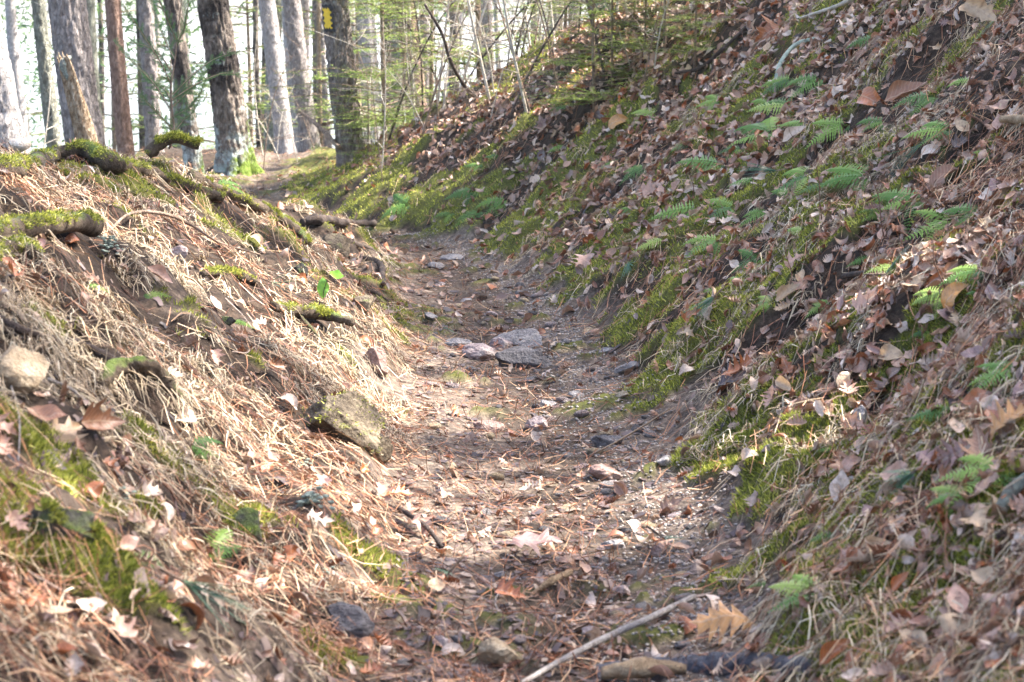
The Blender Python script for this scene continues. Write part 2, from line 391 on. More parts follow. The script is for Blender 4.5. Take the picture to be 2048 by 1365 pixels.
soil = np.clip(soil*(.35 + .65*sstep(.3, .75, np.abs(SS - .15) + .25*noise2(GX*6, GY*4, 33))), 0, 1)
bare = sstep(.35, .6, noise2(GX*2.3, GY*2.3, 37)) * .4 * (GX < tc(GY)) * (GY < 9)
soil = np.maximum(soil, bare)
ms = moss_f(GX, GY) * (1 - sstep(.5, 1.0, 1.0 - np.abs(SS)*.9))
fc = np.abs(SS).ravel()[F].mean(1); fy = GY.ravel()[F].mean(1)
isp = (fc < 1.0) & (fy < 26) & (fy > -2)
for nm, sel, mt in (('ground', ~isp, 'ground'), ('path', isp, 'path')):
    f = F[sel]; u, inv = np.unique(f, return_inverse=True)
    me = mesh_np(nm, V[u], inv.reshape(f.shape), M[mt], {'soil': soil.ravel()[u], 'moss': ms.ravel()[u]})
    tag(obj(nm, me), kind='structure')
me = mesh_np('added_lake', np.array([[-900, 20, -9], [1500, 20, -9], [1500, 2500, -9], [-900, 2500, -9.]]), np.array([[0, 1, 2, 3]]), M['water'])  # water sheet added below the slope to mirror bright sky
tag(obj('added_lake', me), kind='structure')

# ------------------------------------------------------------------ generators
def strips(P, W, side, tint):
    """P (n,k,3) centre lines, W (n,k) half widths, side (n,3)"""
    n, k, _ = P.shape
    L = P - side[:, None]*W[..., None]; Rr = P + side[:, None]*W[..., None]
    V = np.stack([L, Rr], 2).reshape(n*k*2, 3)
    base = (np.arange(n)*k*2)[:, None] + (np.arange(k-1)*2)[None]
    base = base.ravel()
    F = np.stack([base, base+1, base+3, base+2], -1)
    return V, F, np.repeat(tint, k*2)
def rand_unit(n):
    v = rng.normal(size=(n, 3)); return v/np.linalg.norm(v, axis=1, keepdims=True)
def scatter(n, ymin, ymax, spread=.31):
    """n points over the floor, denser near the path mouth than far away"""
    y = np.exp(rng.uniform(math.log(ymin), math.log(ymax), n)); x = rng.uniform(-1, 1, n)*(spread*y + .12)
    return x, y
def tube(pts, radii, seg=10, sub=6, rough=.12, seed=0, cap=True, nscale=30):
    pts = np.asarray(pts, float); n = len(pts)
    if sub > 1 and n > 2:   # catmull-rom
        P = np.vstack([2*pts[0]-pts[1], pts, 2*pts[-1]-pts[-2]]); out = []; rr = []
        for a in range(n-1):
            for t in np.arange(sub)/sub:
                p0, p1, p2, p3 = P[a:a+4]
                out.append(.5*((2*p1)+(-p0+p2)*t+(2*p0-5*p1+4*p2-p3)*t*t+(-p0+3*p1-3*p2+p3)*t**3)); rr.append(radii[a]*(1-t)+radii[a+1]*t)
        out.append(pts[-1]); rr.append(radii[-1]); pts = np.array(out); radii = np.array(rr)
    elif sub > 1:
        t = np.linspace(0, 1, sub*2+1)[:, None]; radii = np.interp(t[:, 0], [0, 1], radii); pts = pts[0]*(1-t)+pts[1]*t
    radii = np.asarray(radii, float); n = len(pts)
    T = np.gradient(pts, axis=0); T /= np.linalg.norm(T, axis=1, keepdims=True)+1e-9
    up = np.array([0, 0, 1.]) if abs(T[0][2]) < .9 else np.array([1., 0, 0])
    V = []
    u = np.cross(T[0], up); u /= np.linalg.norm(u)
    a = np.arange(seg)/seg*2*math.pi
    for k in range(n):
        u = u - T[k]*np.dot(u, T[k]); u /= np.linalg.norm(u); v = np.cross(T[k], u)
        ring = np.cos(a)[:, None]*u + np.sin(a)[:, None]*v
        V.append(pts[k] + ring*radii[k])
    V = np.array(V)
    c = pts[:, None]
    d = V - c
    nn = noise3(V[..., 0]*nscale, V[..., 1]*nscale, V[..., 2]*nscale, seed) + .6*noise3(V[..., 0]*nscale*3, V[..., 1]*nscale*3, V[..., 2]*nscale*3, seed+3)
    V = c + d*(1 + rough*nn[..., None])
    V = V.reshape(-1, 3)
    k, j = np.meshgrid(np.arange(n-1), np.arange(seg), indexing='ij')
    j2 = (j+1) % seg
    F = np.stack([k*seg+j, k*seg+j2, (k+1)*seg+j2, (k+1)*seg+j], -1).reshape(-1, 4)
    if cap:
        V = np.vstack([V, pts[0], pts[-1]]); c0 = len(V)-2
        j = np.arange(seg); j2 = (j+1) % seg
        F = np.vstack([F, np.stack([j2, j, np.full(seg, c0), np.full(seg, c0)], -1)[:, [0, 1, 2, 2]], np.stack([(n-1)*seg+j, (n-1)*seg+j2, np.full(seg, c0+1), np.full(seg, c0+1)], -1)])
    return V, F
def clean_me(name, V, F, mat, attrs=None, smooth=True):
    """quads that may be degenerate triangles"""
    F = np.asarray(F)
    deg = F[:, 2] == F[:, 3]
    if not deg.any(): return mesh_np(name, V, F, mat, attrs, smooth)
    tri = np.vstack([F[~deg][:, [0, 1, 2]], F[~deg][:, [0, 2, 3]], F[deg][:, :3]])
    return mesh_np(name, V, tri, mat, attrs, smooth)
_ico = {}
def ico(sub):
    if sub not in _ico:
        import bmesh
        bm = bmesh.new(); bmesh.ops.create_icosphere(bm, subdivisions=sub, radius=1)
        V = np.array([v.co[:] for v in bm.verts]); F = np.array([[v.index for v in f.verts] for f in bm.faces]); bm.free()
        _ico[sub] = (V, F)
    return _ico[sub]
def rock(dims, seed, sub=4, planes=9, cut=.72, rough=.075):
    V, F = ico(sub); V = V.copy(); r = np.random.default_rng(seed)
    V *= (1 + .12*noise3(V[:, 0]*1.6, V[:, 1]*1.6, V[:, 2]*1.6, seed))[:, None]
    for k in range(planes):
        n = r.normal(size=3); n /= np.linalg.norm(n); d = r.uniform(cut-.22, cut+.12)
        e = V @ n - d; V -= np.where(e > 0, e, 0)[:, None]*n*.97
    V *= (1 + rough*noise3(V[:, 0]*4, V[:, 1]*4, V[:, 2]*4, seed+5) + rough*.6*noise3(V[:, 0]*11, V[:, 1]*11, V[:, 2]*11, seed+6))[:, None]
    return V*np.array(dims)/2, F

# leaf outlines: (position along midrib, half width, forward shift)
LEAF = {
 'beech': [(0, .012, 0), (.05, .06, 0), (.15, .17, .01), (.28, .25, .02), (.42, .29, .02), (.56, .27, .02), (.7, .20, .02), (.83, .12, .01), (.93, .05, 0), (1, 0, 0)],
 'oak': [(0, .012, 0), (.07, .05, 0), (.15, .20, .07), (.2, .06, 0), (.3, .33, .09), (.37, .08, 0), (.48, .42, .10), (.55, .10, 0), (.65, .34, .10), (.71, .09, 0), (.82, .19, .07), (.88, .05, 0), (1, 0, 0)],
 'maple': [(0, .01, 0), (.04, .20, -.06), (.12, .36, -.02), (.18, .20, 0), (.26, .34, .04), (.34, .50, .14), (.40, .24, 0), (.52, .16, 0), (.62, .27, .08), (.70, .12, 0), (.84, .08, .02), (1, 0, 0)],
}
def leaf_geo(kind, curl=2.0, curly=1.0, seed=0, cols=2, fold=.15, step=1, stem=True):
    st = LEAF[kind][::step]
    if st[-1][0] != 1: st = st + [LEAF[kind][-1]]
    r = np.random.default_rng(seed)
    us = np.linspace(-1, 1, cols*2+1)
    P = []; UV = []
    for t, wd, sh in st:
        for u in us:
            P.append((u*wd, t + sh*abs(u)**1.5, 0)); UV.append((u*wd, t, 0))
    P = np.array(P); UV = np.array(UV)
    nu = len(us); ns = len(st)
    x, y = P[:, 0].copy(), P[:, 1].copy()
    z = fold*np.abs(x) + (.12*noise2(x*4 + seed, y*4, seed)*(cols > 1) + .03*noise2(x*5 + seed, y*5, seed)) + .035*noise2(x*14, y*14 + seed, seed+1)
    k = curl*(1 + .6*(y-.5)*r.uniform(-1, 1)) + 1e-3
    xr = np.sin(k*x)/k; zr = (1-np.cos(k*x))/k + z
    k2 = curly + 1e-3; yy = y-.5
    yr = np.sin(k2*yy)/k2 - zr*np.sin(k2*yy)*.6; zr2 = (1-np.cos(k2*yy))/k2 + zr*np.cos(k2*yy)
    P = np.stack([xr + .25*r.uniform(-1, 1)*yy**2, yr, zr2], -1)
    a, b_ = np.meshgrid(np.arange(ns-1), np.arange(nu-1), indexing='ij')
    F = np.stack([a*nu+b_, a*nu+b_+1, (a+1)*nu+b_+1, (a+1)*nu+b_], -1).reshape(-1, 4)
    if stem:
        o = P[nu//2]; n0 = len(P)
        q = np.array([o+(-.008, 0, .002), o+(.008, 0, .002), o+(.014+.05*r.uniform(-1, 1), -.28, .05), o+(.0, -.28, .05)])
        P = np.vstack([P, q]); UV = np.vstack([UV, np.zeros((4, 3))]); F = np.vstack([F, [[n0, n0+1, n0+2, n0+3]]])
    return P, F, UV
def leaf_me(name, mat, *a, **k):
    P, F, UV = leaf_geo(*a, **k); return mesh_np(name, P, F, mat, {'leafuv': UV})
def orient(n, yaw):
    n = Vector(n).normalized(); a = Vector((math.cos(yaw), math.sin(yaw), 0)); y = (a - n*a.dot(n)).normalized(); x = y.cross(n)
    return Matrix((x, y, n)).transposed().to_euler()

# ------------------------------------------------------------------ LIT patches (gaps shaped into the unseen canopy let the sun reach these spots of the floor)
LITP = [(930, 975, 110, 28), (1060, 955, 80, 12), (1200, 1030, 130, 14), (1290, 1020, 60, 18), (970, 1035, 110, 14), (1130, 1080, 130, 12), (850, 1060, 50, 25),
        (860, 800, 50, 25), (1020, 822, 110, 6), (800, 880, 60, 60), (780, 960, 60, 60),
        (500, 825, 110, 22), (650, 925, 90, 40), (560, 700, 110, 30), (480, 545, 100, 20), (620, 1010, 50, 30), (420, 640, 60, 12), (700, 760, 60, 12),
        (120, 415, 110, 14), (400, 430, 60, 20), (630, 550, 25, 70), (700, 640, 30, 25), (790, 680, 30, 25), (520, 470, 60, 30), 
        (700, 375, 130, 45), (640, 410, 90, 25), (800, 310, 90, 30), (900, 250, 80, 25), (1000, 200, 80, 20), (760, 330, 60, 18), (860, 270, 50, 18), (330, 320, 70, 20), (570, 320, 40, 15),
        (1520, 850, 40, 20), (1560, 890, 60, 25), (1430, 915, 20, 12), (1380, 1060, 20, 10), (700, 800, 60, 15), (900, 215, 40, 15), (1130, 240, 20, 10)]
lit = []
for cx, cy, rx, ry in LITP:
    for dx in (-.8, -.4, 0, .4, .8):
        for dy in (-.7, 0, .7):
            if dx*dx + dy*dy < 1.05: lit.append(at(cx+dx*rx, cy+dy*ry))
for _ in range(170): lit.append(at_d(random.uniform(740, 1200), random.uniform(0, 200), random.uniform(13.5, 18)))
lit = np.array(lit)
_e1 = np.cross(sdir, [0, 0, 1]); _e1 /= np.linalg.norm(_e1); _e2 = np.cross(sdir, _e1)
lit2 = np.stack([lit@_e1, lit@_e2], -1)
def lit_dist(P):
    q = np.stack([P@_e1, P@_e2], -1)
    out = np.full(len(P), 9.)
    for k in range(0, len(P), 4000):
        d = np.linalg.norm(q[k:k+4000, None]-lit2[None], axis=2); out[k:k+4000] = d.min(1)
    return out

# ------------------------------------------------------------------ trees
def trunk_geo(r0, height, lean=(0, 0), flare=.5, seg=64, furrow=.05, dz=.016, fine=2.6, seed=0, plate=26):
    zs = np.concatenate([np.arange(-.5, fine, dz), fine + (np.linspace(0, 1, 24)**1.2)*(height-fine)])
    a = np.arange(seg)/seg*2*math.pi
    A, Z = np.meshgrid(a, zs)
    rr = r0*(1 - .75*np.clip(Z, 0, None)/height)
    rr = rr*(1 + flare*np.exp(-np.clip(Z, 0, None)/.13)*(1 + .45*np.sin(A*4+seed) + .3*np.sin(A*7+seed*2))*.6)
    cx, cy = np.cos(A), np.sin(A)
    p = plate*r0
    wz = .35*noise3(cx*2, cy*2, Z*3, seed+9)
    n = 1-np.abs(noise3(cx*p, cy*p, Z*plate*.22 + wz, seed)); n2 = 1-np.abs(noise3(cx*p*2, cy*p*2, Z*plate*.5, seed+1))
    fin = (Z < fine)
    f = furrow*(-(n**5) - .45*(n2**6) + .25*noise3(cx*p*3, cy*p*3, Z*plate*1.5, seed+2))
    rr = rr + np.where(fin, f*.35, 0)
    rr = rr*(1 + .04*noise3(cx*1.5, cy*1.5, Z*1.2, seed+4))
    X = rr*cx + lean[0]*Z + .02*np.sin(Z*1.3+seed); Y = rr*cy + lean[1]*Z
    V = np.stack([X, Y, Z], -1).reshape(-1, 3)
    n_, s = len(zs), seg
    k, j = np.meshgrid(np.arange(n_-1), np.arange(s), indexing='ij'); j2 = (j+1) % s
    F = np.stack([k*s+j, k*s+j2, (k+1)*s+j2, (k+1)*s+j], -1).reshape(-1, 4)
    return V, F
def crown_geo(height, rad, n, seed, low=.5, leafl=.16):
    r = np.random.default_rng(seed)
    z = height*(low + (1-low)*r.random(n)); t = (z/height-low)/(1-low)
    rr = rad*(1-.75*t)*np.sqrt(r.random(n)); a = r.random(n)*2*math.pi
    lump = noise3(np.cos(a)*2, np.sin(a)*2, z*.9, seed)
    keep = lump > -.25
    C = np.stack([rr*np.cos(a), rr*np.sin(a), z], -1)[keep]
    return tuft_cloud(C, r, leafl)
def tuft_cloud(C, r, L=.16, per=5, spread=.18):
    n = len(C)*per
    c = np.repeat(C, per, 0) + r.normal(size=(n, 3))*spread*np.array([1, 1, .5])
    d = r.normal(size=(n, 3)); d /= np.linalg.norm(d, axis=1, keepdims=True); s = np.cross(d, r.normal(size=(n, 3))); s /= np.linalg.norm(s, axis=1, keepdims=True)
    P = np.stack([c, c+d*L], 1)
    return strips(P, np.tile([L*.16, L*.07], (n, 1)), s, r.random(n))
crown_cache = []
for k in range(3):
    V, F, t = crown_geo(13, 2.4, 420, 100+k)
    crown_cache.append(mesh_np('crown', V, F, M['hemlock'], {'tint': t}))
def limb_geo(height, rad, seed, n=14, low=.5):
    r = np.random.default_rng(seed); parts = []
    for k in range(n):
        z = height*(low-.12 + (1-low)*r.random()); a = r.random()*6.28; L = rad*(.5+.5*r.random())*(1-.6*(z/height-low))
        d = np.array([math.cos(a), math.sin(a), .12])
        parts.append(tube([np.array([0, 0, z]), np.array([0, 0, z]) + d*L*.5, np.array([0, 0, z-.1]) + d*L], [.03, .02, .006], 5, 3, .05, k, cap=False))
    return join(parts)
limb_cache = [mesh_np('limb', *limb_geo(13, 2.4, 300+k), M['twig']) for k in range(2)]

def tree(name, px_base, py_base, px_top, wpx, dist, mat, label, seg=48, flare=.35, furrow=.05, height=14, seed=0, group=None, plate=26, crown=True, detail=True, leany=0., stump_z=None):
    """stands where the ray through its foot meets the given distance; foot sunk into the ground there"""
    P = at_d(px_base, py_base, dist)
    zt = at_d(px_top, 0, dist)
    z0 = float(H(P[0], P[1])) if stump_z is None else stump_z
    lean = (zt[0]-P[0]) / (zt[2]-P[2])
    bx = P[0] - lean*(P[2]-z0)
    r0 = wpx/2/FPX*dist*1.06
    t = empty(name, (bx, P[1], z0))
    tag(t, label, 'tree', group)
    hh = height
    V, F = trunk_geo(r0, hh, (lean, leany), flare, seg, furrow, .016 if detail else .06, 2.6 + max(0, -z0), seed, plate)
    lim = lambda Z: lean
    obj('trunk', mesh_np('trunk', V, F, mat), t)
    if crown:
        c = obj('crown', random.choice(crown_cache), t, (lean*hh*.8, 0, hh-13), (0, 0, random.random()*6)); 
        tag(obj('limb', random.choice(limb_cache), t, (lean*hh*.8, 0, hh-13), (0, 0, random.random()*6)), kind='stuff')
    return t
TREES = [
 # px_base, py_base, px_top, w, dist, mat, label, kw
 ('pine_tree', 10, 290, -38, 78, 13.5, 'bark_pale', 'pale tree trunk cut off by the left edge of the view behind the white fungus', dict(seed=1)),
 ('pine_tree', 106, 280, 80, 31, 21, 'bark_green', 'slim grey green trunk just left of the broad pine trunk and the broken snag', dict(seed=2, seg=32)),
 ('pine_tree', 172, 285, 138, 78, 16.5, 'bark_grey', 'broad grey pine trunk with flaky bark standing right behind the broken snag', dict(seed=3, seg=72, furrow=.045)),
 ('pine_tree', 254, 285, 226, 33, 19, 'bark_red', 'smooth reddish brown trunk between the broad grey pine and the seedling hemlock', dict(seed=4, seg=32, furrow=.015)),
 ('pine_tree', 312, 290, 288, 34, 22, 'bark_grey', 'grey trunk seen directly behind the small hemlock seedling', dict(seed=5, seg=32)),
 ('pine_tree', 388, 335, 338, 36, 18, 'bark_dark', 'dark leaning trunk left of the large furrowed tree', dict(seed=6, seg=40)),
 ('oak_tree', 470, 342, 424, 66, 19.3, 'bark_dark', 'large dark furrowed tree with moss and lichen on its flared foot beside the path', dict(seed=7, seg=84, furrow=.075, flare=.75, plate=30)),
 ('pine_tree', 566, 285, 536, 36, 25, 'bark_pale', 'smooth bluish grey trunk behind the path, first to the right of the large furrowed tree', dict(seed=8, seg=32, furrow=.03)),
 ('pine_tree', 618, 280, 586, 38, 26, 'bark_grey', 'grey trunk behind the path midway between the furrowed tree and the yellow blaze', dict(seed=9, seg=32)),
 ('pine_tree', 655, 272, 632, 22, 32, 'bark_grey', 'thin grey trunk half hidden just left of the blazed pine', dict(seed=10, seg=24)),
 ('blazed_pine_tree', 706, 300, 668, 56, 17, 'bark_blaze', 'pine with plated bark and a yellow paint blaze standing at the foot of the bank', dict(seed=11, seg=84, furrow=.07, flare=.3, plate=30)),
 ('pine_tree', 826, 170, 808, 44, 30, 'bark_red', 'brown trunk in the brush to the right of the blazed pine', dict(seed=12, seg=28)),
 ('pine_tree', 1222, 60, 1200, 52, 16.5, 'bark_dark', 'dark trunk at the top of the bank among green boughs', dict(seed=13, seg=40)),
 ('pine_tree', 518, 285, 512, 14, 34, 'bark_dark', 'very thin dark trunk between the furrowed tree and the bluish grey trunk', dict(seed=14, seg=20)),
]
blazed = None
for nm, pb, yb, pt, wd, ds, mt, lb, kw in TREES:
    t = tree(nm, pb, yb, pt, wd, ds, M[mt], lb, **kw)
    if nm == 'blazed_pine_tree': blazed = t; bl_kw = (pb, yb, pt, wd, ds)
# yellow blaze: a dark painted rectangle with the yellow one on it, wrapped on the trunk's front
def wrap_patch(name, z0, z1, a0, a1, rad, lean, mat, edge=.0, seed=0):
    nu, nv = 14, 26; P = []
    for v in range(nv+1):
        for u in range(nu+1):
            fu, fv = u/nu, v/nv
            ang = a0 + (a1-a0)*fu + (edge*.09*math.sin(fv*23+seed) if u in (0, nu) else 0); z = z0 + (z1-z0)*fv + (edge*.008*math.sin(fu*17+seed) if v in (0, nv) else 0)
            r = rad + .0015*math.sin(fu*31+fv*40)
            P.append((r*math.cos(ang)+lean*z + .02*math.sin(z*1.3+11), r*math.sin(ang), z))
    F = [[v*(nu+1)+u, v*(nu+1)+u+1, (v+1)*(nu+1)+u+1, (v+1)*(nu+1)+u] for v in range(nv) for u in range(nu)]
    return mesh_np(name, np.array(P), np.array(F), mat)
pb, yb, pt, wd, ds = bl_kw
zt = at_d(660, 18, ds)[2] - blazed.location.z; zb = at_d(660, 57, ds)[2] - blazed.location.z
ln = (at_d(pt, 0, ds)[0]-at_d(pb, yb, ds)[0])/(at_d(pt, 0, ds)[2]-at_d(pb, yb, ds)[2])
rb = wd/2/FPX*ds*1.06
rz = rb*(1-.75*(zt+zb)/2/14)
aC = -math.pi/2 - .50
obj('blaze_border', wrap_patch('blaze_border', zb-.03, zt+.03, aC-.42, aC+.42, rz*1.05+.007, ln, M['black'], .6), blazed)
obj('blaze', wrap_patch('blaze', zb, zt, aC-.26, aC+.24, rz*1.05+.012, ln, M['yellow'], 1, 2), blazed)

# distant trunks
far_src = []
for k in range(4):
    V, F = trunk_geo(.13, 13, (random.uniform(-.03, .03), 0), .3, 18, .02, .1, 3, 60+k, 20)
    me = mesh_np('trunk', V, F, M[['bark_grey', 'bark_pale', 'bark_dark', 'bark_green'][k]])
    far_src.append(me)
farpx = [30, 60, 195, 205, 262, 278, 300, 350, 366, 385, 520, 540, 600, 610, 640, 655, 740, 752, 775, 798, 850, 880, 905, 940, 985, 1020, 1060, 1105, 1150, 1260]
for k, px in enumerate(farpx):
    d = random.uniform(30, 55); P = at_d(px + random.uniform(-6, 6), 200, d)
    t = empty('pine_tree', (P[0], P[1], float(H(P[0], P[1]))), (0, random.uniform(-.05, .03), random.random()*6), (random.uniform(.7, 1.6),)*2 + (1,))
    lm = [(0, 'the left edge of the view'), (95, 'the slim grey green trunk'), (165, 'the broad grey pine'), (245, 'the reddish brown trunk'), (345, 'the hemlock seedling'), (450, 'the large furrowed tree'), (555, 'the bluish grey trunk'), (605, 'the grey trunk behind the path'), (690, 'the blazed pine'), (815, 'the brown trunk in the brush'), (950, 'the dark curved stem'), (1215, 'the dark trunk on the bank top'), (2000, 'the upper bank')]
    j = max(a for a in range(12) if lm[a][0] <= px); lb = f"{['grey', 'pale', 'dark', 'greenish'][k % 4]} far trunk between {lm[j][1]} and {lm[j+1][1]}"
    tag(t, lb, 'tree', 'distant trunks in the woods' )
    obj('trunk', far_src[k % 4], t)
    if k % 2 == 0: obj('crown', crown_cache[k % 3], t)

# unseen pines added up the right hill for shade, crowns high above the view
def shade_pine(x, y, r0, hgt, seed, pts):
    z0 = float(H(x, y)); t = empty('pine_tree', (x, y, z0))
    tag(t, 'unseen tall pine on the right hill, added to cast shade', 'tree', 'unseen pines added up the right hill for shade')
    V, F = trunk_geo(r0, hgt, (0, 0), .35, 32, .03, .1, 2.6, seed, 20)
    obj('trunk', mesh_np('trunk', V, F, M['bark_grey']), t)
    base = np.array([x, y, z0]); r = np.random.default_rng(seed)
    if len(pts):
        V, F, tt = tuft_cloud(pts - base, r, .2, 7, .17)
        obj('crown', mesh_np('crown', V, F, M['hemlock'], {'tint': tt}), t)
        parts = []
        sel = r.choice(len(pts), min(len(pts), 40), replace=False)
        for i_ in sel:
            p = pts[i_]-base; z = np.clip(p[2]-.35*np.hypot(p[0], p[1])*.4, .5, hgt-.3)
            if lit_dist(((np.array([0, 0, z]) + p)/2+base)[None])[0] < .1: continue
            parts.append(tube([np.array([0, 0, z]), (np.array([0, 0, z])+p)/2+np.array([0, 0, .1]), p], [.025, .016, .006], 5, 3, .05, int(i_), cap=False))
        if parts: tag(obj('limb', mesh_np('limb', *join(parts), M['twig']), t), kind='stuff')
NC = 5200
tx_, ty_ = rng.uniform(-2.4, 2.8, NC), rng.uniform(2.2, 19, NC)
tgt = np.stack([tx_, ty_, H(tx_, ty_)], -1)
dist_t = rng.uniform(8.5, 15, NC)
CP = tgt + sdir*dist_t[:, None]  # crown tufts placed up the sun ray from spots to be shaded
ld = lit_dist(CP)
dens = .5 + .5*noise3(CP[:, 0]*.6, CP[:, 1]*.6, CP[:, 2]*.6, 5)
leftish = tx_ < tc(ty_)-hw(ty_)
keep = (ld > np.where(ty_ > 9, .42, .24)) & (rng.random(NC) < np.where(ty_ < 4.7, .9, np.where(ty_ > 11.5, .3, np.where(leftish, .7, np.where((ty_ > 6.3) & (ty_ < 11.5), .9, .75)))))
CP = CP[keep]
key = np.array([at(a+i_, b+j_) for a, b, c_, d_ in ((1540, 880, 60, 30), (680, 390, 110, 30), (860, 260, 50, 15), (640, 930, 60, 20), (1250, 1030, 80, 20)) for i_ in (-c_, 0, c_) for j_ in (-d_, 0, d_)])
key2 = np.stack([key@_e1, key@_e2], -1)
def clear_y(x, y):
    best = None
    for dy in np.arange(-1.1, 1.15, .1):
        z = np.linspace(float(H(x, y+dy)), 17, 60); q = np.stack([np.full(60, x), np.full(60, y+dy), z], -1); q = np.stack([q@_e1, q@_e2], -1)
        d = np.linalg.norm(q[:, None]-key2[None], axis=2).min()
        if best is None or min(d, .45) - abs(dy)*.03 > best[0]: best = (min(d, .45) - abs(dy)*.03, y+dy)
    return best[1]
tp = [(6.2, 4.0), (8.0, 7.5), (6.8, 10.5), (9.3, 12.6), (7.2, 15.0), (9.8, 17.5), (8.3, 20.5), (10.5, 6.0), (11.5, 22), (12, 15.5)]
tp = [(a, clear_y(a, b)) for a, b in tp]
own = np.argmin(np.stack([np.hypot(CP[:, 0]-a, CP[:, 1]-b) for a, b in tp], 1), 1)
for k, (a, b) in enumerate(tp):
    shade_pine(a, b, .14+.03*(k % 3), 15, 200+k, CP[own == k])

for px_, py_, r_, d_ in ((1100, 1000, .05, 5.6), (1050, 1060, .04, 6.4), (1030, 890, .08, 5.9), (980, 748, .1, 6.6), (1000, 1150, .1, 5.2), (500, 770, .05, 7.2)):  # crownless poles added out of view to cast dark bands on the floor
    P = at(px_, py_); shade_pine(P[0]+d_*math.cos(R(SUN_AZ)), P[1]+d_*math.sin(R(SUN_AZ)), r_, 14, int(px_+py_), np.zeros((0, 3)))
# ------------------------------------------------------------------ broken snag
P = at_d(180, 285, 12.6); zt = at_d(140, 128, 12.6); z0 = float(H(P[0], P[1])); ln = (zt[0]-P[0])/(zt[2]-P[2]); bx = P[0]-ln*(P[2]-z0)
t = empty('broken_snag', (bx, P[1], z0)); tag(t, 'broken weathered snag leaning left with a jagged top behind the mossy mound', 'dead tree')
hh = zt[2]-z0
seg = 40; zs = np.linspace(-.3, 1, 90); A, Z = np.meshgrid(np.arange(seg)/seg*2*math.pi, zs)
top = hh*(1 - .42*sstep(-.2, .9, np.cos(A-.4)) + .05*noise2(A*3, A*0, 4) + .03*noise2(A*9, A*0, 5)); Zr = np.where(Z > 0, Z*top, Z)
rr = .08*(1.25-.4*np.clip(Z, 0, 1)) * (1 + .10*noise3(np.cos(A)*5, np.sin(A)*5, Zr*1.5, 8) + .07*noise3(np.cos(A)*14, np.sin(A)*14, Zr*4, 9))
V = np.stack([rr*np.cos(A)+ln*Zr, rr*np.sin(A), Zr], -1).reshape(-1, 3); k, j = np.meshgrid(np.arange(89), np.arange(seg), indexing='ij'); j2 = (j+1) % seg
F = np.stack([k*seg+j, k*seg+j2, (k+1)*seg+j2, (k+1)*seg+j], -1).reshape(-1, 4)
V = np.vstack([V, [ln*hh*.6, 0, hh*.62]]); F = np.vstack([F, np.stack([89*seg+np.arange(seg), 89*seg+(np.arange(seg)+1) % seg, np.full(seg, len(V)-1), np.full(seg, len(V)-1)], -1)])
obj('trunk', clean_me('trunk', V, F, bark_mat('snag_wood', (.10, .055, .03), (.34, .24, .15), (.55, .45, .34), su=60)), t)
V, F = tube([(0+ln*hh*.9-.02, -.05, hh*.93), (ln*hh-.03, -.055, hh*1.0), (ln*hh+.01, -.02, hh*1.03)], [.02, .026, .012], 8, 4, .25, 3)
obj('splinter', clean_me('splinter', V, F, M['lichen_wood']), t)

# ------------------------------------------------------------------ stones
def place_rock(px, py, wpx, hfrac, dfrac, mat, seed, label, name='stone', sink=.3, yaw=None, cat='stone', planes=10, cut=.68, group=None, tilt=0, sub=5, moss_t=0):
    P = at(px, py + wpx*hfrac*.3); wd = wpx/FPX*P[1]
    V, F = rock((wd, wd*dfrac, wd*hfrac*1.25), seed, sub, planes, cut)
    n = nrm(P[0], P[1], .08); n = n*.6 + np.array([0, 0, .4]); n /= np.linalg.norm(n)
    me = mesh_np(name, V, F, mat, smooth=False)
    o = obj(name, me, None, (P[0], P[1], P[2] + wd*hfrac*(.5-sink)), (n[1]*-.6 , n[0]*.6 + tilt, yaw if yaw is not None else random.uniform(-.5, .5)))
    tag(o, label, cat, group)
    if moss_t: rock_moss(o, me, moss_t)
    return o
def rock_moss(o, me, n, zmin=.25, size=.009, thr=.0):
    V = np.array([v.co[:] for v in me.vertices]); Nn = np.array([v.normal[:] for v in me.vertices])
    rot = np.array(o.rotation_euler.to_matrix()) if o.rotation_euler else np.eye(3)
    nz = (Nn @ rot.T)[:, 2]
    sc = 40
    cand = np.where((nz > zmin) & ((noise3(V[:, 0]*9, V[:, 1]*9, V[:, 2]*9, 3) + .4*noise3(V[:, 0]*40, V[:, 1]*40, V[:, 2]*40, 4)) > thr))[0]
    if len(cand) < 3: return
    c = rng.choice(cand, n); e = V.std()*.15
    p = V[c] + rng.normal(size=(n, 3))*.004
    d = Nn[c] + rng.normal(size=(n, 3))*.5; d /= np.linalg.norm(d, axis=1, keepdims=True)
    s = np.cross(d, rand_unit(n)); s /= np.linalg.norm(s, axis=1, keepdims=True)
    L = size*rng.uniform(.4, 1.5, n)*(.75+.7*noise3(V[c, 0]*30, V[c, 1]*30, V[c, 2]*30, 8))
    Pp = np.stack([p, p+d*L[:, None]], 1)
    V2, F2, tt = strips(Pp, np.tile([.0016, .0004], (n, 1)), s, rng.random(n))
    tag(obj('moss_cover', mesh_np('moss_cover', V2, F2, M['moss'], {'tint': tt}), o), kind='stuff')
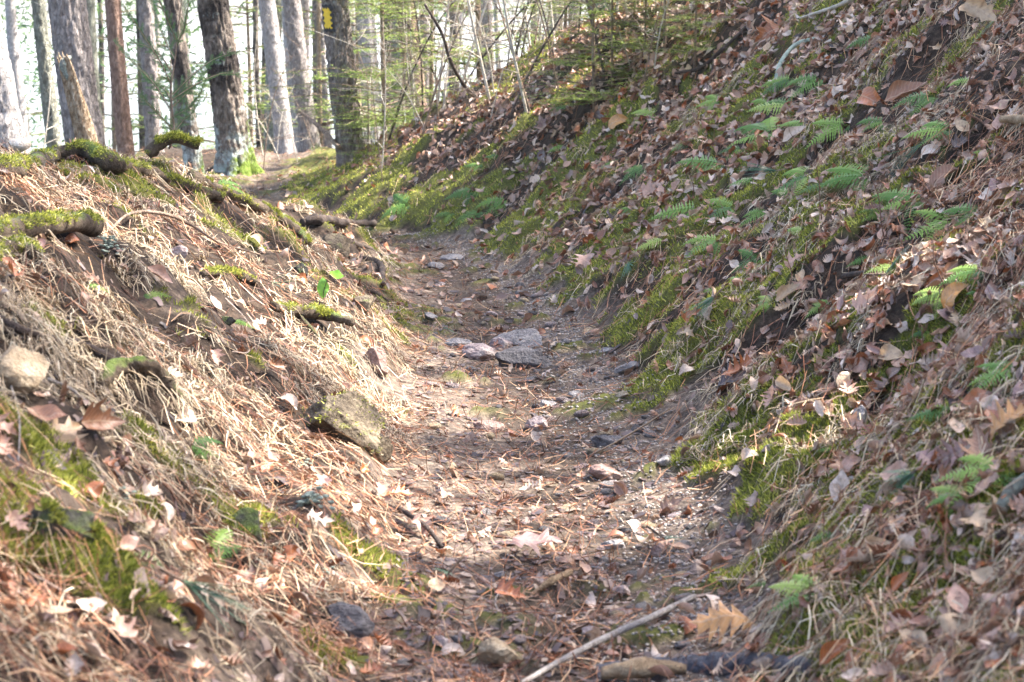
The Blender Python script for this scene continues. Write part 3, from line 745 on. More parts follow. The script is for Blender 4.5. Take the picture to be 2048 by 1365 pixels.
RK = [
 (672, 842, 280, .44, .7, 'st_moss', 21, 'large brown mossy boulder jutting from the left bank above the path', dict(yaw=.12, sink=.25, planes=16, cut=.6, sub=6, tilt=.22, cat='boulder', moss_t=500)),
 (752, 893, 96, .75, .8, 'st_moss', 121, 'brown lump of rock at the lower right of the large boulder, hanging over the path', dict(sink=.3, moss_t=200)),
 (1048, 722, 112, .42, .6, 'st_dark', 22, 'dark grey wedge shaped stone in the middle of the path, nearest of the stone cluster', dict(sink=.2, yaw=.1, tilt=.12)),
 (1040, 676, 120, .34, .8, 'st_grey', 23, 'long flat grey stone at the back of the stone cluster on the path', dict(sink=.35, yaw=0)),
 (915, 684, 56, .55, .8, 'st_grey', 24, 'small rounded grey stone at the left end of the stone cluster on the path', {}),
 (965, 706, 86, .42, .8, 'st_purple', 25, 'rounded stone with yellow lichen left of the dark wedge shaped stone', {}),
 (1008, 690, 60, .5, .8, 'st_purple', 26, 'purplish stone wedged behind the dark wedge shaped stone', {}),
 (1076, 850, 68, .6, .8, 'st_purple', 27, 'pale purplish rounded stone in the path right of the reddish flat stone', {}),
 (968, 852, 76, .5, .8, 'st_red', 28, 'reddish flat stone set in the path left of the pale purplish stone', {}),
 (1212, 880, 90, .36, .6, 'st_dark', 29, 'dark slab on the right side of the path above the reddish leaf covered stone', {}),
 (1212, 948, 74, .45, .8, 'st_red', 30, 'reddish brown stone on the right side of the path below the dark slab', {}),
 (992, 1316, 92, .7, .8, 'st_tan', 31, 'tan angular stone lying at the bottom of the path near the long grey stick', dict(sink=.0, planes=7)),
 (700, 1252, 140, .45, .6, 'st_dark', 32, 'smooth dark stone at the foot of the left bank beside the path', dict(sink=.15, yaw=-.45, tilt=.2, planes=5)),
 (36, 748, 165, .48, .7, 'st_tan', 33, 'pale tan layered rock at the left edge of the mound', dict(sink=.15, planes=6, sub=5, cat='rock')),
 (672, 492, 76, .62, .8, 'st_moss', 34, 'rounded tan stone at the bend of the path below the mossy root', {}),
 (130, 1020, 230, .7, .6, 'st_mossd', 135, 'dark moss covered rock low on the left bank', dict(sub=5, sink=.55, cat='rock', tilt=.35, cut=.55, moss_t=2500)),
 (478, 1040, 110, .9, .7, 'st_mossd', 36, 'small dark mossy lump of rock on the left bank below the large brown boulder', dict(moss_t=700, sink=.55)),
 (1226, 1090, 50, .45, .8, 'st_grey', 37, 'small grey stone on the sunlit right side of the path', {}),
 (1318, 1102, 46, .6, .8, 'st_red', 38, 'small brown stone at the right edge of the sunlit part of the path', {}),
 (720, 605, 66, .75, .7, 'st_moss', 39, 'brown stone in the left edge of the path, upper of the pair there', dict(sink=.35)),
 (752, 722, 70, .95, .5, 'st_red', 40, 'reddish upright stone bedded in the left bank above the boulder', dict(sink=.4)),
 (1722, 838, 58, .6, .5, 'st_grey', 41, 'whitish flat stone standing among leaves on the right bank', dict(tilt=-.5, sink=.1)),
 (905, 515, 50, .3, .8, 'st_grey', 42, 'flat grey stone at the upper right edge of the path, topmost of the flat stones', {}),
 (868, 532, 44, .3, .8, 'st_grey', 43, 'flat grey stone embedded below the topmost flat stone of the upper path', {}),
 (880, 568, 34, .3, .8, 'st_purple', 44, 'thin purplish stone embedded in the upper path', {}),
 (1256, 735, 70, .3, .7, 'st_grey', 45, 'pale stone bedded in the right edge of the path beside the dark wedge shaped stone', {}),
 (1245, 1185, 40, .4, .8, 'st_purple', 46, 'small pale stone in the litter left of the tip of the long grey stick', {}),
 (1120, 1235, 46, .35, .8, 'st_grey', 47, 'small grey stone in the shaded litter above the long grey stick', {}),
 (1395, 1235, 56, .4, .7, 'st_grey', 48, 'flat grey stone just right of the tip of the long grey stick', {}),
 (1370, 1290, 46, .4, .8, 'st_dark', 49, 'small dark blue grey stone beside the orange oak leaf', {}),
 (885, 1285, 46, .45, .8, 'st_purple', 50, 'pale reddish stone touching a dark one near the tan angular stone', {}),
 (912, 1283, 34, .45, .8, 'st_dark', 51, 'small dark stone touching the pale reddish one near the tan angular stone', {}),
 (1092, 808, 52, .3, .7, 'st_grey', 52, 'thin light stone in the sunlit strip across the path', {}),
 (355, 512, 52, .6, .4, 'st_purple', 53, 'flat purplish stone propped upright in the dry grass of the mound', dict(sink=.1)),
 (600, 540, 34, 1.0, .6, 'st_mossd', 54, 'small moss covered stone in the grass beside the two leaved seedling', dict(moss_t=1200)),
 (455, 640, 40, .7, .6, 'st_mossd', 55, 'small moss capped stone in the dry grass in the middle of the mound', dict(moss_t=1200)),
]
for k, (px, py, wp, mt) in enumerate([(930, 600, 30, 'grey'), (985, 628, 26, 'purple'), (860, 640, 32, 'grey'), (1060, 760, 30, 'dark'), (905, 770, 34, 'purple'), (1150, 790, 40, 'grey'), (1290, 860, 34, 'grey'), (1020, 905, 36, 'dark'), (1330, 930, 44, 'grey'), (1290, 985, 36, 'tan'), (900, 930, 30, 'tan'), (1180, 660, 34, 'tan'), (1215, 700, 40, 'grey'), (1240, 790, 38, 'tan'), (1350, 1030, 30, 'purple'), (1000, 1150, 34, 'grey'), (1180, 1260, 40, 'purple'), (820, 1290, 36, 'dark'), (1290, 1230, 34, 'tan')]):
    lb = f"half buried {mt if mt != 'purple' else 'purplish'} stone in the {'upper' if py < 700 else 'middle' if py < 880 else 'sunlit' if py < 1100 else 'shaded near'} {'left' if px < 960 else 'centre' if px < 1130 else 'right'} part of the path"
    RK.append((px, py, wp, .42, .8, 'st_' + mt, 700+k, lb, dict(sub=4, sink=.4, group=lb.replace('stone', 'stones'))))
for px, py, wp, hf, df, mt, sd, lb, kw in RK:
    place_rock(px, py, wp, hf, df, M[mt], sd, lb, **kw)
# lichen patch on the rounded stone
# pebbles: 120 countable, the rest gravel
peb = [mesh_np('pebble', *rock((1, .8, .5), 500+k, 2, 6, .75, .04), M[['st_grey', 'st_tan', 'st_purple', 'st_dark'][k % 4]]) for k in range(8)]
for k in range(150):
    y = math.exp(random.uniform(math.log(3.3), math.log(11))); side = random.random() < .62
    s = random.uniform(.4, 1.1) if side else random.uniform(-.9, .5)
    x = float(tc(y)) + s*float(hw(y)); z = float(H(x, y)); sc = random.uniform(.014, .045)*(1+.06*y)
    o = obj('pebble', peb[k % 8], None, (x, y, z+sc*.08), (random.uniform(-.3, .3), random.uniform(-.3, .3), random.random()*6), sc)
    tag(o, f"small {['grey', 'tan', 'purplish', 'dark'][k % 4]} pebble in the {'near' if y < 6 else 'far'} {'right' if side else 'left'} part of the path", 'pebble', f"{['grey', 'tan', 'purplish', 'dark'][k % 4]} pebbles in the {'near' if y < 6 else 'far'} {'right' if side else 'left'} part of the path")
x, y = scatter(9000, 3, 13); s = rng.normal(.8, .3, 9000); ok = (s > -1.1) & (s < 1.25); y = y[ok]; x = tc(y)+s[ok]*hw(y); n = len(x)
V0, F0 = rock((1, .8, .6), 600, 1, 5, .75); 
sz = rng.uniform(.003, .010, n)*(1+.05*y); an = rng.random(n)*6.28; ca, sa = np.cos(an), np.sin(an)
V = np.empty((n, len(V0), 3)); V[..., 0] = x[:, None] + (V0[None, :, 0]*ca[:, None]-V0[None, :, 1]*sa[:, None])*sz[:, None]; V[..., 1] = y[:, None] + (V0[None, :, 0]*sa[:, None]+V0[None, :, 1]*ca[:, None])*sz[:, None]
V[..., 2] = H(x, y)[:, None] + (V0[None, :, 2]+.15)*sz[:, None]
F = (F0[None] + (np.arange(n)*len(V0))[:, None, None]).reshape(-1, 3)
m, nt_, b = new_mat('gravel'); nt_.links.new(ramp(nt_, [(0, (.12, .11, .115)), (.5, (.24, .20, .18)), (1, (.42, .37, .31))], N(nt_, 'ShaderNodeAttribute', attribute_name='tint').outputs['Fac']).outputs[0], b.inputs['Base Color']); b.inputs['Roughness'].default_value = .8
tag(obj('gravel', mesh_np('gravel', V.reshape(-1, 3), F, m, {'tint': np.repeat(rng.random(n), len(V0))}, smooth=False)), 'fine gravel and grit along the edge of the path', 'gravel', kind='stuff')

# ------------------------------------------------------------------ roots, logs, branches, sticks
def wood(name, pix, wpx, mat, label, cat='branch', lift=None, seg=18, sub=12, rough=.27, seed=0, moss_n=0, sink=.42, forks=(), dist=None):
    pts = [];
    for k, (a, b_) in enumerate(pix):
        lf = lift[k] if lift else 0
        if dist: pts.append(at_d(a, b_, dist[k] if hasattr(dist, '__len__') else dist))
        else: pts.append(at(a, b_ + lf*FPX/7.0))  # lifted points sit above the ground seen lower in the picture
    wpx = wpx if hasattr(wpx, '__len__') else [wpx]*len(pts)
    rad = [w_/2/FPX*p[1] for w_, p in zip(wpx, pts)]
    pts = [np.array(p) + np.array([0, 0, (0 if dist else r_*(1-2*sink)) + (lift[k] if lift else 0)]) for k, (p, r_) in enumerate(zip(pts, rad))]
    o0 = pts[0].copy(); loc = [p-o0 for p in pts]
    V, F = tube(loc, rad, seg, sub, rough, seed)
    me = clean_me(name, V, F, mat)
    if forks:
        t = empty(name, o0); tag(t, label, cat)
        b = obj('stem', me, t)
        for fk in forks:
            fp = [at(*q)-o0 + np.array([0, 0, .01]) for q in fk[0]]
            V, F = tube(fp, [fk[1]/2/FPX*pts[0][1], fk[1]/3/FPX*pts[0][1]] if len(fp) == 2 else np.linspace(fk[1]/2/FPX*pts[0][1], fk[1]/4/FPX*pts[0][1], len(fp)), 8, 5, rough, seed+1)
            obj('fork', clean_me('fork', V, F, mat), t)
        o = t
    else:
        o = obj(name, me, None, o0); tag(o, label, cat); 
    if moss_n: rock_moss(o if not forks else b, me, int(moss_n*.9), .15, .0085, .0)
    return o
W = wood
W('log', [(-60, 478), (60, 470), (150, 458), (188, 466)], [48, 46, 40, 44], M['wood_moss'], 'short mossy log with a broken end sticking out of the mound at the left edge', 'log', lift=[.0, .03, .05, .05], seg=22, seed=1, moss_n=5000, rough=.10)
W('log', [(-40, 545), (30, 500), (70, 520)], [60, 56, 30], M['wood_moss'], 'dark mossy butt of rotten wood under the short mossy log', 'log', seg=18, seed=2, moss_n=3500)
W('log', [(-40, 345), (40, 338), (110, 318)], [44, 40, 30], M['wood_moss'], 'dark mossy log on the mound crest under the white fungus', 'log', seg=18, seed=3, moss_n=4000)
W('root', [(110, 318), (170, 312), (235, 345), (300, 352), (380, 382), (440, 405)], [26, 34, 32, 24, 22, 20], M['wood_moss'], 'thick mossy root along the crest of the mound left of the fern sprig', 'root', lift=[0, .01, .01, .0, .01, 0], seg=16, seed=4, sink=.2, moss_n=7000)
W('root', [(380, 362), (450, 398), (520, 425), (590, 470), (618, 492)], [26, 24, 26, 24, 14], M['wood_moss'], 'mossy root running down the nose of the mound towards the bend of the path', 'root', seg=16, seed=5, sink=.2, moss_n=7000)
W('root', [(295, 308), (318, 290), (345, 279), (372, 282), (398, 291)], [24, 22, 20, 21, 22], M['wood_moss'], 'arched mossy root with a blunt end at the foot of the hemlock seedling', 'root', seg=16, seed=6, moss_n=5000, dist=8.1)
W('branch', [(405, 556), (440, 552), (475, 560), (515, 572)], [12, 16, 17, 12], M['wood_moss'], 'short black mossy branch lying in dry grass in the middle of the mound', 'branch', seed=7, moss_n=2500, sink=.1)
W('branch', [(545, 622), (600, 636), (650, 642), (706, 656)], [20, 26, 22, 18], M['wood_moss'], 'mossy branch stub pointing right beneath the two leaved seedling', 'branch', lift=[0, 0, .03, .05], seed=8, moss_n=2500, sink=.1, forks=[([(600, 640), (640, 690)], 10)])
W('branch', [(196, 785), (235, 752), (285, 748), (318, 762), (345, 800), (372, 822)], [24, 36, 34, 32, 24, 14], M['wood_moss'], 'dark arched branch with a broken brown end on the left bank', 'branch', rough=.4, lift=[0, .0, .012, .008, 0, 0], seg=18, seed=9, sink=.1, forks=[([(340, 785), (380, 812), (424, 836)], 8)])
W('root', [(-20, 640), (50, 680), (120, 695), (170, 702), (250, 742)], [16, 22, 20, 22, 14], M['wood_dark'], 'long dark root lying across the left bank above the pale layered rock', 'root', seed=10, sink=.15)
W('root', [(325, 690), (360, 720), (402, 768)], [12, 15, 12], M['wood_red'], 'short reddish brown root slanting down the middle of the mound', 'root', seed=11, sink=.1)
W('root', [(222, 662), (255, 672), (275, 690)], [14, 18, 8], M['wood_dark'], 'small dark root stub above the short reddish brown root', 'root', seed=12, sink=.15)
W('stick', [(98, 772), (140, 790), (175, 818), (215, 858)], [7, 9, 9, 7], M['wood_grey'], 'pale grey lichened stick left of the dark arched branch', 'stick', lift=[.02, .02, .01, .0], seed=13, sink=0, forks=[([(175, 818), (150, 780)], 4)])
W('twig', [(16, 766), (30, 810), (40, 860), (36, 940)], [6, 4, 4, 3], M['wood_grey'], 'thin grey twig standing below the pale layered rock', 'twig', lift=[.03, .02, .01, .0], seed=14, sink=0, sub=4)
W('stick', [(1040, 1385), (1130, 1335), (1222, 1290), (1300, 1258), (1388, 1216)], [10, 12, 14, 13, 12], M['wood_grey'], 'long pale grey stick lying diagonally across the bottom of the path', 'stick', lift=[.02, .025, .03, .03, .035], seed=15, sink=0, rough=.08, forks=[([(1226, 1292), (1214, 1322), (1196, 1350)], 8)])
W('log', [(1195, 1352), (1300, 1345), (1420, 1338), (1530, 1338), (1628, 1345)], [58, 62, 66, 56, 44], M['wood_blue'], 'dark blue grey log half buried across the bottom of the path', 'log', seg=48, seed=16, sink=.62, rough=.22, sub=20)
W('log', [(1205, 1362), (1290, 1352), (1372, 1346)], [30, 44, 20], M['wood_tan'], 'pale split wood lying on the left end of the blue grey log', 'wood', lift=[.012, .018, .008], seg=24, seed=17, sink=.3, rough=.2, sub=12)
W('stick', [(1062, 1196), (1100, 1178), (1142, 1160)], [8, 16, 12], M['wood_tan'], 'short brown stick pointing up in the path below the curled leaf', 'stick', lift=[0, .01, .03], seed=18, sink=.1)
W('stick', [(1030, 962), (1062, 944), (1102, 922)], [8, 12, 9], M['wood_dark'], 'short dark crumbly stick above the sunlit part of the path', 'stick', seed=19, sink=.1, rough=.3)
W('root', [(605, 452), (640, 448), (690, 452), (748, 452)], [16, 22, 16, 12], M['wood_dark'], 'dark root crossing the far end of the visible path', 'root', seed=20, sink=.15)
W('root', [(696, 486), (720, 498), (764, 515)], [10, 12, 7], M['wood_dark'], 'thin dark root above the rounded stone at the bend of the path', 'root', seed=21, sink=.15)
W('root', [(722, 520), (760, 535), (766, 575)], [10, 14, 9], M['wood_dark'], 'dark root end curling down the left edge of the upper path', 'root', seed=22, sink=.1)
W('root', [(735, 585), (752, 592), (778, 606)], [6, 8, 5], M['wood_dark'], 'short thin dark root in the left edge of the upper path', 'root', seed=23, sink=.1)
W('branch', [(1552, 166), (1562, 130), (1590, 98), (1640, 78)], [9, 10, 9, 6], M['lichen'], 'curved branch coated in pale green lichen on the right bank', 'branch', lift=[.0, .02, .02, .0], seed=24, sink=0, sub=5)
W('branch', [(1998, 1034), (2030, 1008), (2080, 975)], [22, 30, 28], M['lichen_wood'], 'lichen crusted branch end reaching in at the right edge', 'branch', lift=[.0, .02, .02], seed=25, sink=0, rough=.2)
W('branch', [(1345, 152), (1400, 140), (1440, 105), (1475, 70), (1530, 20)], [5, 8, 9, 7, 6], M['wood_dark'], 'dark forked branch lying on the upper right bank', 'branch', lift=[.0, .01, .02, .03, .03], seed=26, sink=0, forks=[([(1430, 110), (1424, 150), (1416, 185)], 7), ([(1475, 75), (1540, 60)], 4)])
W('stick', [(606, 456), (618, 480), (626, 510)], [8, 12, 8], M['wood_tan'], 'short brown stick stuck upright in the nose of the mound', 'stick', dist=[10.1, 10.05, 10.0], seed=27)
W('branch', [(218, 470), (262, 435), (330, 436), (385, 458), (440, 490), (520, 512)], [5, 6, 7, 6, 5, 3], M['twig'], 'thin grey arching twig over the dry grass right of the short mossy log', 'twig', lift=[0, .04, .05, .04, .02, 0], seed=28, sink=0, sub=5)
W('branch', [(598, 222), (640, 255), (678, 296)], [7, 9, 9], M['twig'], 'fallen branch leaning left of the blazed pine', 'branch', dist=[17.5, 17.2, 16.8], seed=29)
W('twig', [(1935, 236), (1970, 262), (2004, 300)], [5, 6, 5], M['wood_red'], 'bare reddish twig at the upper right edge of the bank', 'twig', lift=[.05, .03, .0], seed=30, sink=0)
W('log', [(2000, 248), (2030, 252), (2080, 262)], [12, 18, 20], M['wood_tan'], 'splintered tan wood end reaching in at the right edge', 'wood', lift=[.03, .03, .03], seed=31, sink=0, rough=.25)
W('branch', [(1600, 38), (1680, 15), (1750, -30)], [6, 8, 9], M['twig_sunlit_pale'], 'pale branch at the top of the right bank', 'branch', lift=[.02, .03, .04], seed=32, sink=0)
W('root', [(880, 905), (905, 940), (955, 960)], [8, 9, 5], M['wood_tan'], 'slim brown root bedded in the sunlit path', 'root', seed=33, sink=.3)
W('stick', [(1170, 920), (1220, 895), (1290, 855), (1340, 820)], [3, 4, 4, 3], M['straw'], 'long pale stem lying across the right side of the path', 'stem', lift=[0, .02, .02, .01], seed=34, sink=0, rough=.02, sub=4)
W('stick', [(1010, 1245), (990, 1210), (1010, 1180)], [3, 3, 3], M['wood_grey'], 'thin curved pale twig on the sunlit path', 'twig', lift=[0, .01, 0], seed=35, sink=0, sub=4)
W('stick', [(800, 1030), (850, 1062), (885, 1100)], [12, 10, 7], M['wood_dark'], 'dark stick under the red leaf clump on the left edge of the path', 'stick', lift=[.02, .02, .0], seed=36, sink=0)
W('root', [(420, 945), (465, 925), (520, 938)], [10, 15, 8], M['wood_dark'], 'small dark root stub left of the boulder in red needles', 'root', seed=37, sink=.15)
W('branch', [(735, 1345), (760, 1280), (790, 1262)], [4, 5, 3], M['twig'], 'small twig beside the smooth dark stone', 'twig', lift=[.0, .01, .0], seed=38, sink=0)
W('branch', [(1640, 580), (1690, 560), (1760, 545)], [10, 12, 8], M['wood_dark'], 'short dark rotten branch under dry leaves on the right bank', 'branch', seed=39, sink=.2)
W('branch', [(1690, 1005), (1720, 990), (1765, 965)], [9, 7, 6], M['lichen'], 'short lichen twig beside the large brown leaf pile', 'twig', lift=[.01, .01, .01], seed=40, sink=0)
# fungus on the crest log
_c = [(at_d(38, 297, d_)[2] - float(H(*at_d(38, 297, d_)[:2])), d_) for d_ in np.arange(5.2, 8.6, .05)]; P = at_d(38, 297, min(_c)[1]); P[2] = max(float(H(P[0], P[1])) + .02, at_d(38, 290, min(_c)[1])[2]); V, F = ico(4); V = V.copy(); V[:, 2] *= .62; V *= (1+.09*noise3(V[:, 0]*2, V[:, 1]*2, V[:, 2]*2, 8))[:, None]; V *= .042
o = obj('fungus', mesh_np('fungus', V, F, M['fungus']), None, P - np.array([0, 0, .0])); tag(o, 'pale rounded fungus sitting on the mossy crest log', 'fungus')
# lichen clumps
def lichen(px, py, n, label, sz=.012):
    P = at(px, py); r = np.random.default_rng(int(px)); parts = []
    for k in range(n):
        V, F = rock((sz, sz*.8, sz*.5), int(px)+k, 2, 3, .9, .25); parts.append((V + r.normal(size=3)*np.array([sz*1.1, sz*1.1, sz*.6]) + np.array([0, 0, .012]), F))
    V, F = join(parts); o = obj('lichen', mesh_np('lichen', V, F, M['lichen']), None, P); tag(o, label, 'lichen')
lichen(218, 490, 24, 'pale green lichen hanging beside the end of the short mossy log')
lichen(222, 512, 14, 'small pale lichen tuft below the hanging lichen of the short mossy log')
lichen(605, 942, 18, 'pale lichen crumb on red needles below the boulder', .01)
lichen(655, 1162, 10, 'small white green lichen fleck on the left bank below the bare soil', .008)
lichen(250, 1010, 12, 'grey green lichen fleck right of the dark moss covered rock', .01)
lichen(620, 1020, 30, 'wide grey green lichen mat above the bare soil of the left bank', .016)

# ------------------------------------------------------------------ litter: needles, grass, moss, crumbs, leaves
def lay(x, y, L, ang, lift, k=3, sag=.6, width=.0009, tint=None, tip=.5, up=None, sz_=.8):
    """thin blades lying on the floor: k points each, kept above it"""
    n = len(x); t = np.linspace(-.5, .5, k)
    bend = rng.normal(0, .12, n)
    X = x[:, None] + np.cos(ang)[:, None]*L[:, None]*t - np.sin(ang)[:, None]*(bend*L)[:, None]*(t*t*4-.5)
    Y = y[:, None] + np.sin(ang)[:, None]*L[:, None]*t + np.cos(ang)[:, None]*(bend*L)[:, None]*(t*t*4-.5)
    Z = H(X, Y)
    zc = Z.mean(1, keepdims=True) + (Z[:, -1:]-Z[:, :1])*t[None]
    Z = np.maximum(Z, zc*(1-sag)+Z*sag) + lift[:, None] + (rng.normal(0, .012, n)[:, None]*t[None]*2 if up is None else up[:, None]*(t[None]+.5))
    P = np.stack([X, Y, Z], -1)
    side = np.stack([-np.sin(ang), np.cos(ang), rng.normal(0, sz_, n)], -1); side /= np.linalg.norm(side, axis=1, keepdims=True)
    Wd = np.tile(np.linspace(1, tip, k), (n, 1))*(width if not hasattr(width, '__len__') else width[:, None])
    return strips(P, Wd, side, tint if tint is not None else rng.random(n))
def downang(x, y, spread):
    n = nrm(x, y, .1); a = np.arctan2(n[:, 1], n[:, 0]); flat = np.hypot(n[:, 0], n[:, 1]) < .15
    return np.where(flat, rng.random(len(x))*math.pi, a + rng.normal(0, spread, len(x)))
n = 230000
x, y = scatter(n, 2.7, 27)
s = lat(x, y)/hw(y)
nz = fbm2(x*2.1, y*2.1, 2, 44)
left = s < -1; right = s > 1
pk = np.where(left, .30+.7*nz, np.where(right, .46+.7*nz, .34-.2*(s > .35)))*(1-.75*moss_f(x, y)*right)*np.where((s > 1) & (s < 1.5), .35, 1)
ok = rng.random(n) < pk; x, y = x[ok], y[ok]; n = len(x)
ang = np.where((rng.random(n) < .4) & ((np.abs(s[ok]) < .9) | (np.abs(s[ok]) > 1.8)), downang(x, y, .9), rng.random(n)*math.pi)
V, F, t = lay(x, y, np.where(np.abs(s[ok]) < 1, rng.uniform(.025, .07, n), rng.uniform(.04, .11, n)), ang, np.where(s[ok] > 1, rng.uniform(.004, .042, n), rng.uniform(.002, .024, n)), 3, .5, rng.uniform(.0007, .0012, n)*(1+.05*y), np.clip(rng.random(n)*1.2 - .2 + .1*nz[ok] - .2*(np.abs(s[ok]) < 1), 0, 1))
tag(obj('fallen_pine_needles', mesh_np('fallen_pine_needles', V, F, M['needle'], {'tint': t})), 'rust and tan pine needles strewn over the path and both banks', 'pine needles', kind='stuff')

# dead grass in drooping tufts
def tufts(x, y, per, L0, L1, spread=.02, droop=1.0, width=.0011, k=5, upz=.5, down=.9):
    n = len(x)*per; bx = np.repeat(x, per) + rng.normal(0, spread, n); by = np.repeat(y, per) + rng.normal(0, spread, n)
    nn = nrm(bx, by, .08); dn = np.stack([nn[:, 0], nn[:, 1]], -1); dn /= (np.linalg.norm(dn, axis=1, keepdims=True)+1e-6)
    a = rng.normal(0, .85, n) + np.repeat(rng.normal(0, .6, len(x)), per); ca, sa = np.cos(a), np.sin(a)
    hx, hy = dn[:, 0]*ca-dn[:, 1]*sa, dn[:, 0]*sa+dn[:, 1]*ca
    L = rng.uniform(L0, L1, n); t = np.linspace(0, 1, k)
    hor = rng.uniform(.5, 1.0, n)*down; up = rng.uniform(.1, 1, n)*upz
    X = bx[:, None] + (hx*L*hor)[:, None]*t + rng.normal(0, .009, (n, k))*t; Y = by[:, None] + (hy*L*hor)[:, None]*t + rng.normal(0, .009, (n, k))*t
    Z = H(bx, by)[:, None] + (L*up)[:, None]*t - (L*droop)[:, None]*t**2*.9
    G = H(X, Y); Z = np.maximum(Z, G + .004 + rng.uniform(0, .05, n)[:, None]*rng.random((n, k))*np.minimum(t*2, 1))
    P = np.stack([X, Y, Z], -1)
    side = np.stack([-hy, hx, rng.normal(0, .5, n)], -1); side /= np.linalg.norm(side, axis=1, keepdims=True)
    Wd = np.tile(np.array([1, 1, .9, .7, .3])[:k], (n, 1))*(width*rng.uniform(.7, 1.3, n)*(1+.05*by))[:, None]
    return strips(P, Wd, side, np.clip(rng.normal(.45, .38, n), 0, 1))
n = 5200; x, y = scatter(n, 2.7, 12)
s = lat(x, y)/hw(y); g = fbm2(x*2.6, y*2.6, 2, 91)
pk = np.where(s < -1.1, .5+1.4*g, np.where(s > 1.2, .24+.85*g, 0)); ok = rng.random(n) < pk
V, F, t = tufts(x[ok], y[ok], 24, .04, .14, upz=.5, width=.0011)
tag(obj('dead_grass', mesh_np('dead_grass', V, F, M['straw'], {'tint': t})), 'straw coloured dead grass drooping over the banks', 'dead grass', kind='stuff')

# moss blades
n = 1100000; x, y = scatter(n, 2.7, 19, .27)
mk = moss_f(x, y); ok = (rng.random(n) < mk*1.0) & (np.abs(lat(x, y)) > hw(y)*.98); x, y = x[ok], y[ok]; n = len(x)
nn = nrm(x, y, .015); d = nn*.7 + rng.normal(0, .38, (n, 3)) + np.array([0, 0, .25]); d /= np.linalg.norm(d, axis=1, keepdims=True)
base = np.stack([x, y, H(x, y)-.003], -1); L = rng.uniform(.007, .022, n)*(1+.02*y); side = np.cross(d, rand_unit(n)); side /= np.linalg.norm(side, axis=1, keepdims=True)
w_ = .0016*(1+.07*y); V = np.stack([base-side*w_[:, None], base+side*w_[:, None], base+d*L[:, None]], 1).reshape(-1, 3)
hue = np.clip(.45 + .35*fbm2(x*5, y*5, 2, 19) + rng.normal(0, .26, n) + .15*sstep(10, 15, y), 0, 1)
tag(obj('moss', mesh_np('moss', V, np.arange(n*3).reshape(-1, 3), M['moss'], {'tint': np.repeat(hue, 3)}, smooth=False)), 'bright green moss cushions along the path edge and bank', 'moss', kind='stuff')

# crumbs of broken leaf on the path and banks
n = 46000; x, y = scatter(n, 2.7, 15, .22); s = lat(x, y)/hw(y); cl_ = noise2(x*3, y*3, 88); ok = rng.random(n) < np.where(np.abs(s) > 1.1, .12, np.where(s > .35, .16, .55) + .3*cl_); x, y = x[ok], y[ok]; n = len(x)
ang = rng.random(n)*6.28; sz = rng.uniform(.0025, .011, n)*np.where(rng.random(n) < .15, 2.0, 1)*(1+.05*y)
V, F, t = lay(x, y, sz*1.6, ang, rng.uniform(.002, .008, n), 3, .6, sz*.55, rng.random(n), tip=.6, sz_=.22, up=np.zeros(n))
tag(obj('leaf_crumbs', mesh_np('leaf_crumbs', V, F, M['litter'], {'tint': t})), 'dark crumbs of broken leaves trodden into the path', 'leaf litter', kind='stuff')

# leaves
def leaf_density(x, y):
    s = lat(x, y); e = s - hw(y)
    n_ = fbm2(x*2.2, y*2.2, 2, 131)
    r_ = sstep(.08, .5, e)*(.8+.7*n_ + .6*sstep(8, 12, y))*(1 - .88*sstep(11.5, 13.5, y)*(1-sstep(.5, .9, e))) + .12*(e > -.1)
    l_ = np.where(s < -hw(y), .035+.1*n_, 0)
    tr = np.where(np.abs(s) < hw(y), .045, 0)
    return np.clip(np.where(e > 0, r_, np.maximum(l_, tr)), 0, 1)*(1-.45*moss_f(x, y))
def leaf_batch(n, ymin, ymax, smin, smax, lod, spread=.31, dens=None):
    x, y = scatter(n, ymin, ymax, spread); ok = rng.random(n) < (dens or leaf_density)(x, y); x, y = x[ok], y[ok]; n = len(x)
    protos = [leaf_geo(k_, rng.uniform(1.5, 9), rng.uniform(-3, 3), sd, 1, rng.uniform(0, .4), lod, stem=False) for sd, k_ in enumerate(['beech', 'oak', 'beech', 'beech', 'oak', 'maple', 'beech', 'beech', 'beech', 'oak', 'beech', 'maple'])]
    pid = rng.integers(0, len(protos), n); nn = nrm(x, y, .05)
    Vs, Fs, Us, Ts, off = [], [], [], [], 0
    for p, (P0, F0, U0) in enumerate(protos):
        i_ = np.where(pid == p)[0]; k_ = len(i_)
        if not k_: continue
        nrmv = nn[i_] + rng.normal(0, .55, (k_, 3)); nrmv *= np.where(rng.random(k_) < .3, -1, 1)[:, None]; nrmv /= np.linalg.norm(nrmv, axis=1, keepdims=True)
        a = rand_unit(k_); yv = a - nrmv*(a*nrmv).sum(1, keepdims=True); yv /= np.linalg.norm(yv, axis=1, keepdims=True); xv = np.cross(yv, nrmv)
        sc = rng.uniform(smin, smax, k_)
        c = np.stack([x[i_], y[i_], H(x[i_], y[i_])+rng.uniform(.006, .025, k_)], -1)
        pv = (P0[None, :, 0:1]*xv[:, None] + P0[None, :, 1:2]*yv[:, None] + P0[None, :, 2:3]*nrmv[:, None])*sc[:, None, None] + c[:, None]
        Vs.append(pv.reshape(-1, 3)); Fs.append((F0[None]+(np.arange(k_)*len(P0))[:, None, None]).reshape(-1, 4)+off); off += k_*len(P0)
        Us.append(np.tile(U0, (k_, 1))); Ts.append(np.repeat(rng.random(k_), len(P0)))
    return np.concatenate(Vs), np.concatenate(Fs), np.concatenate(Us), np.concatenate(Ts)
V, F, U, t = leaf_batch(30000, 2.8, 8.5, .025, .068, 1)
V_, F_, U_, t_ = leaf_batch(44000, 8.5, 20, .035, .085, 2)
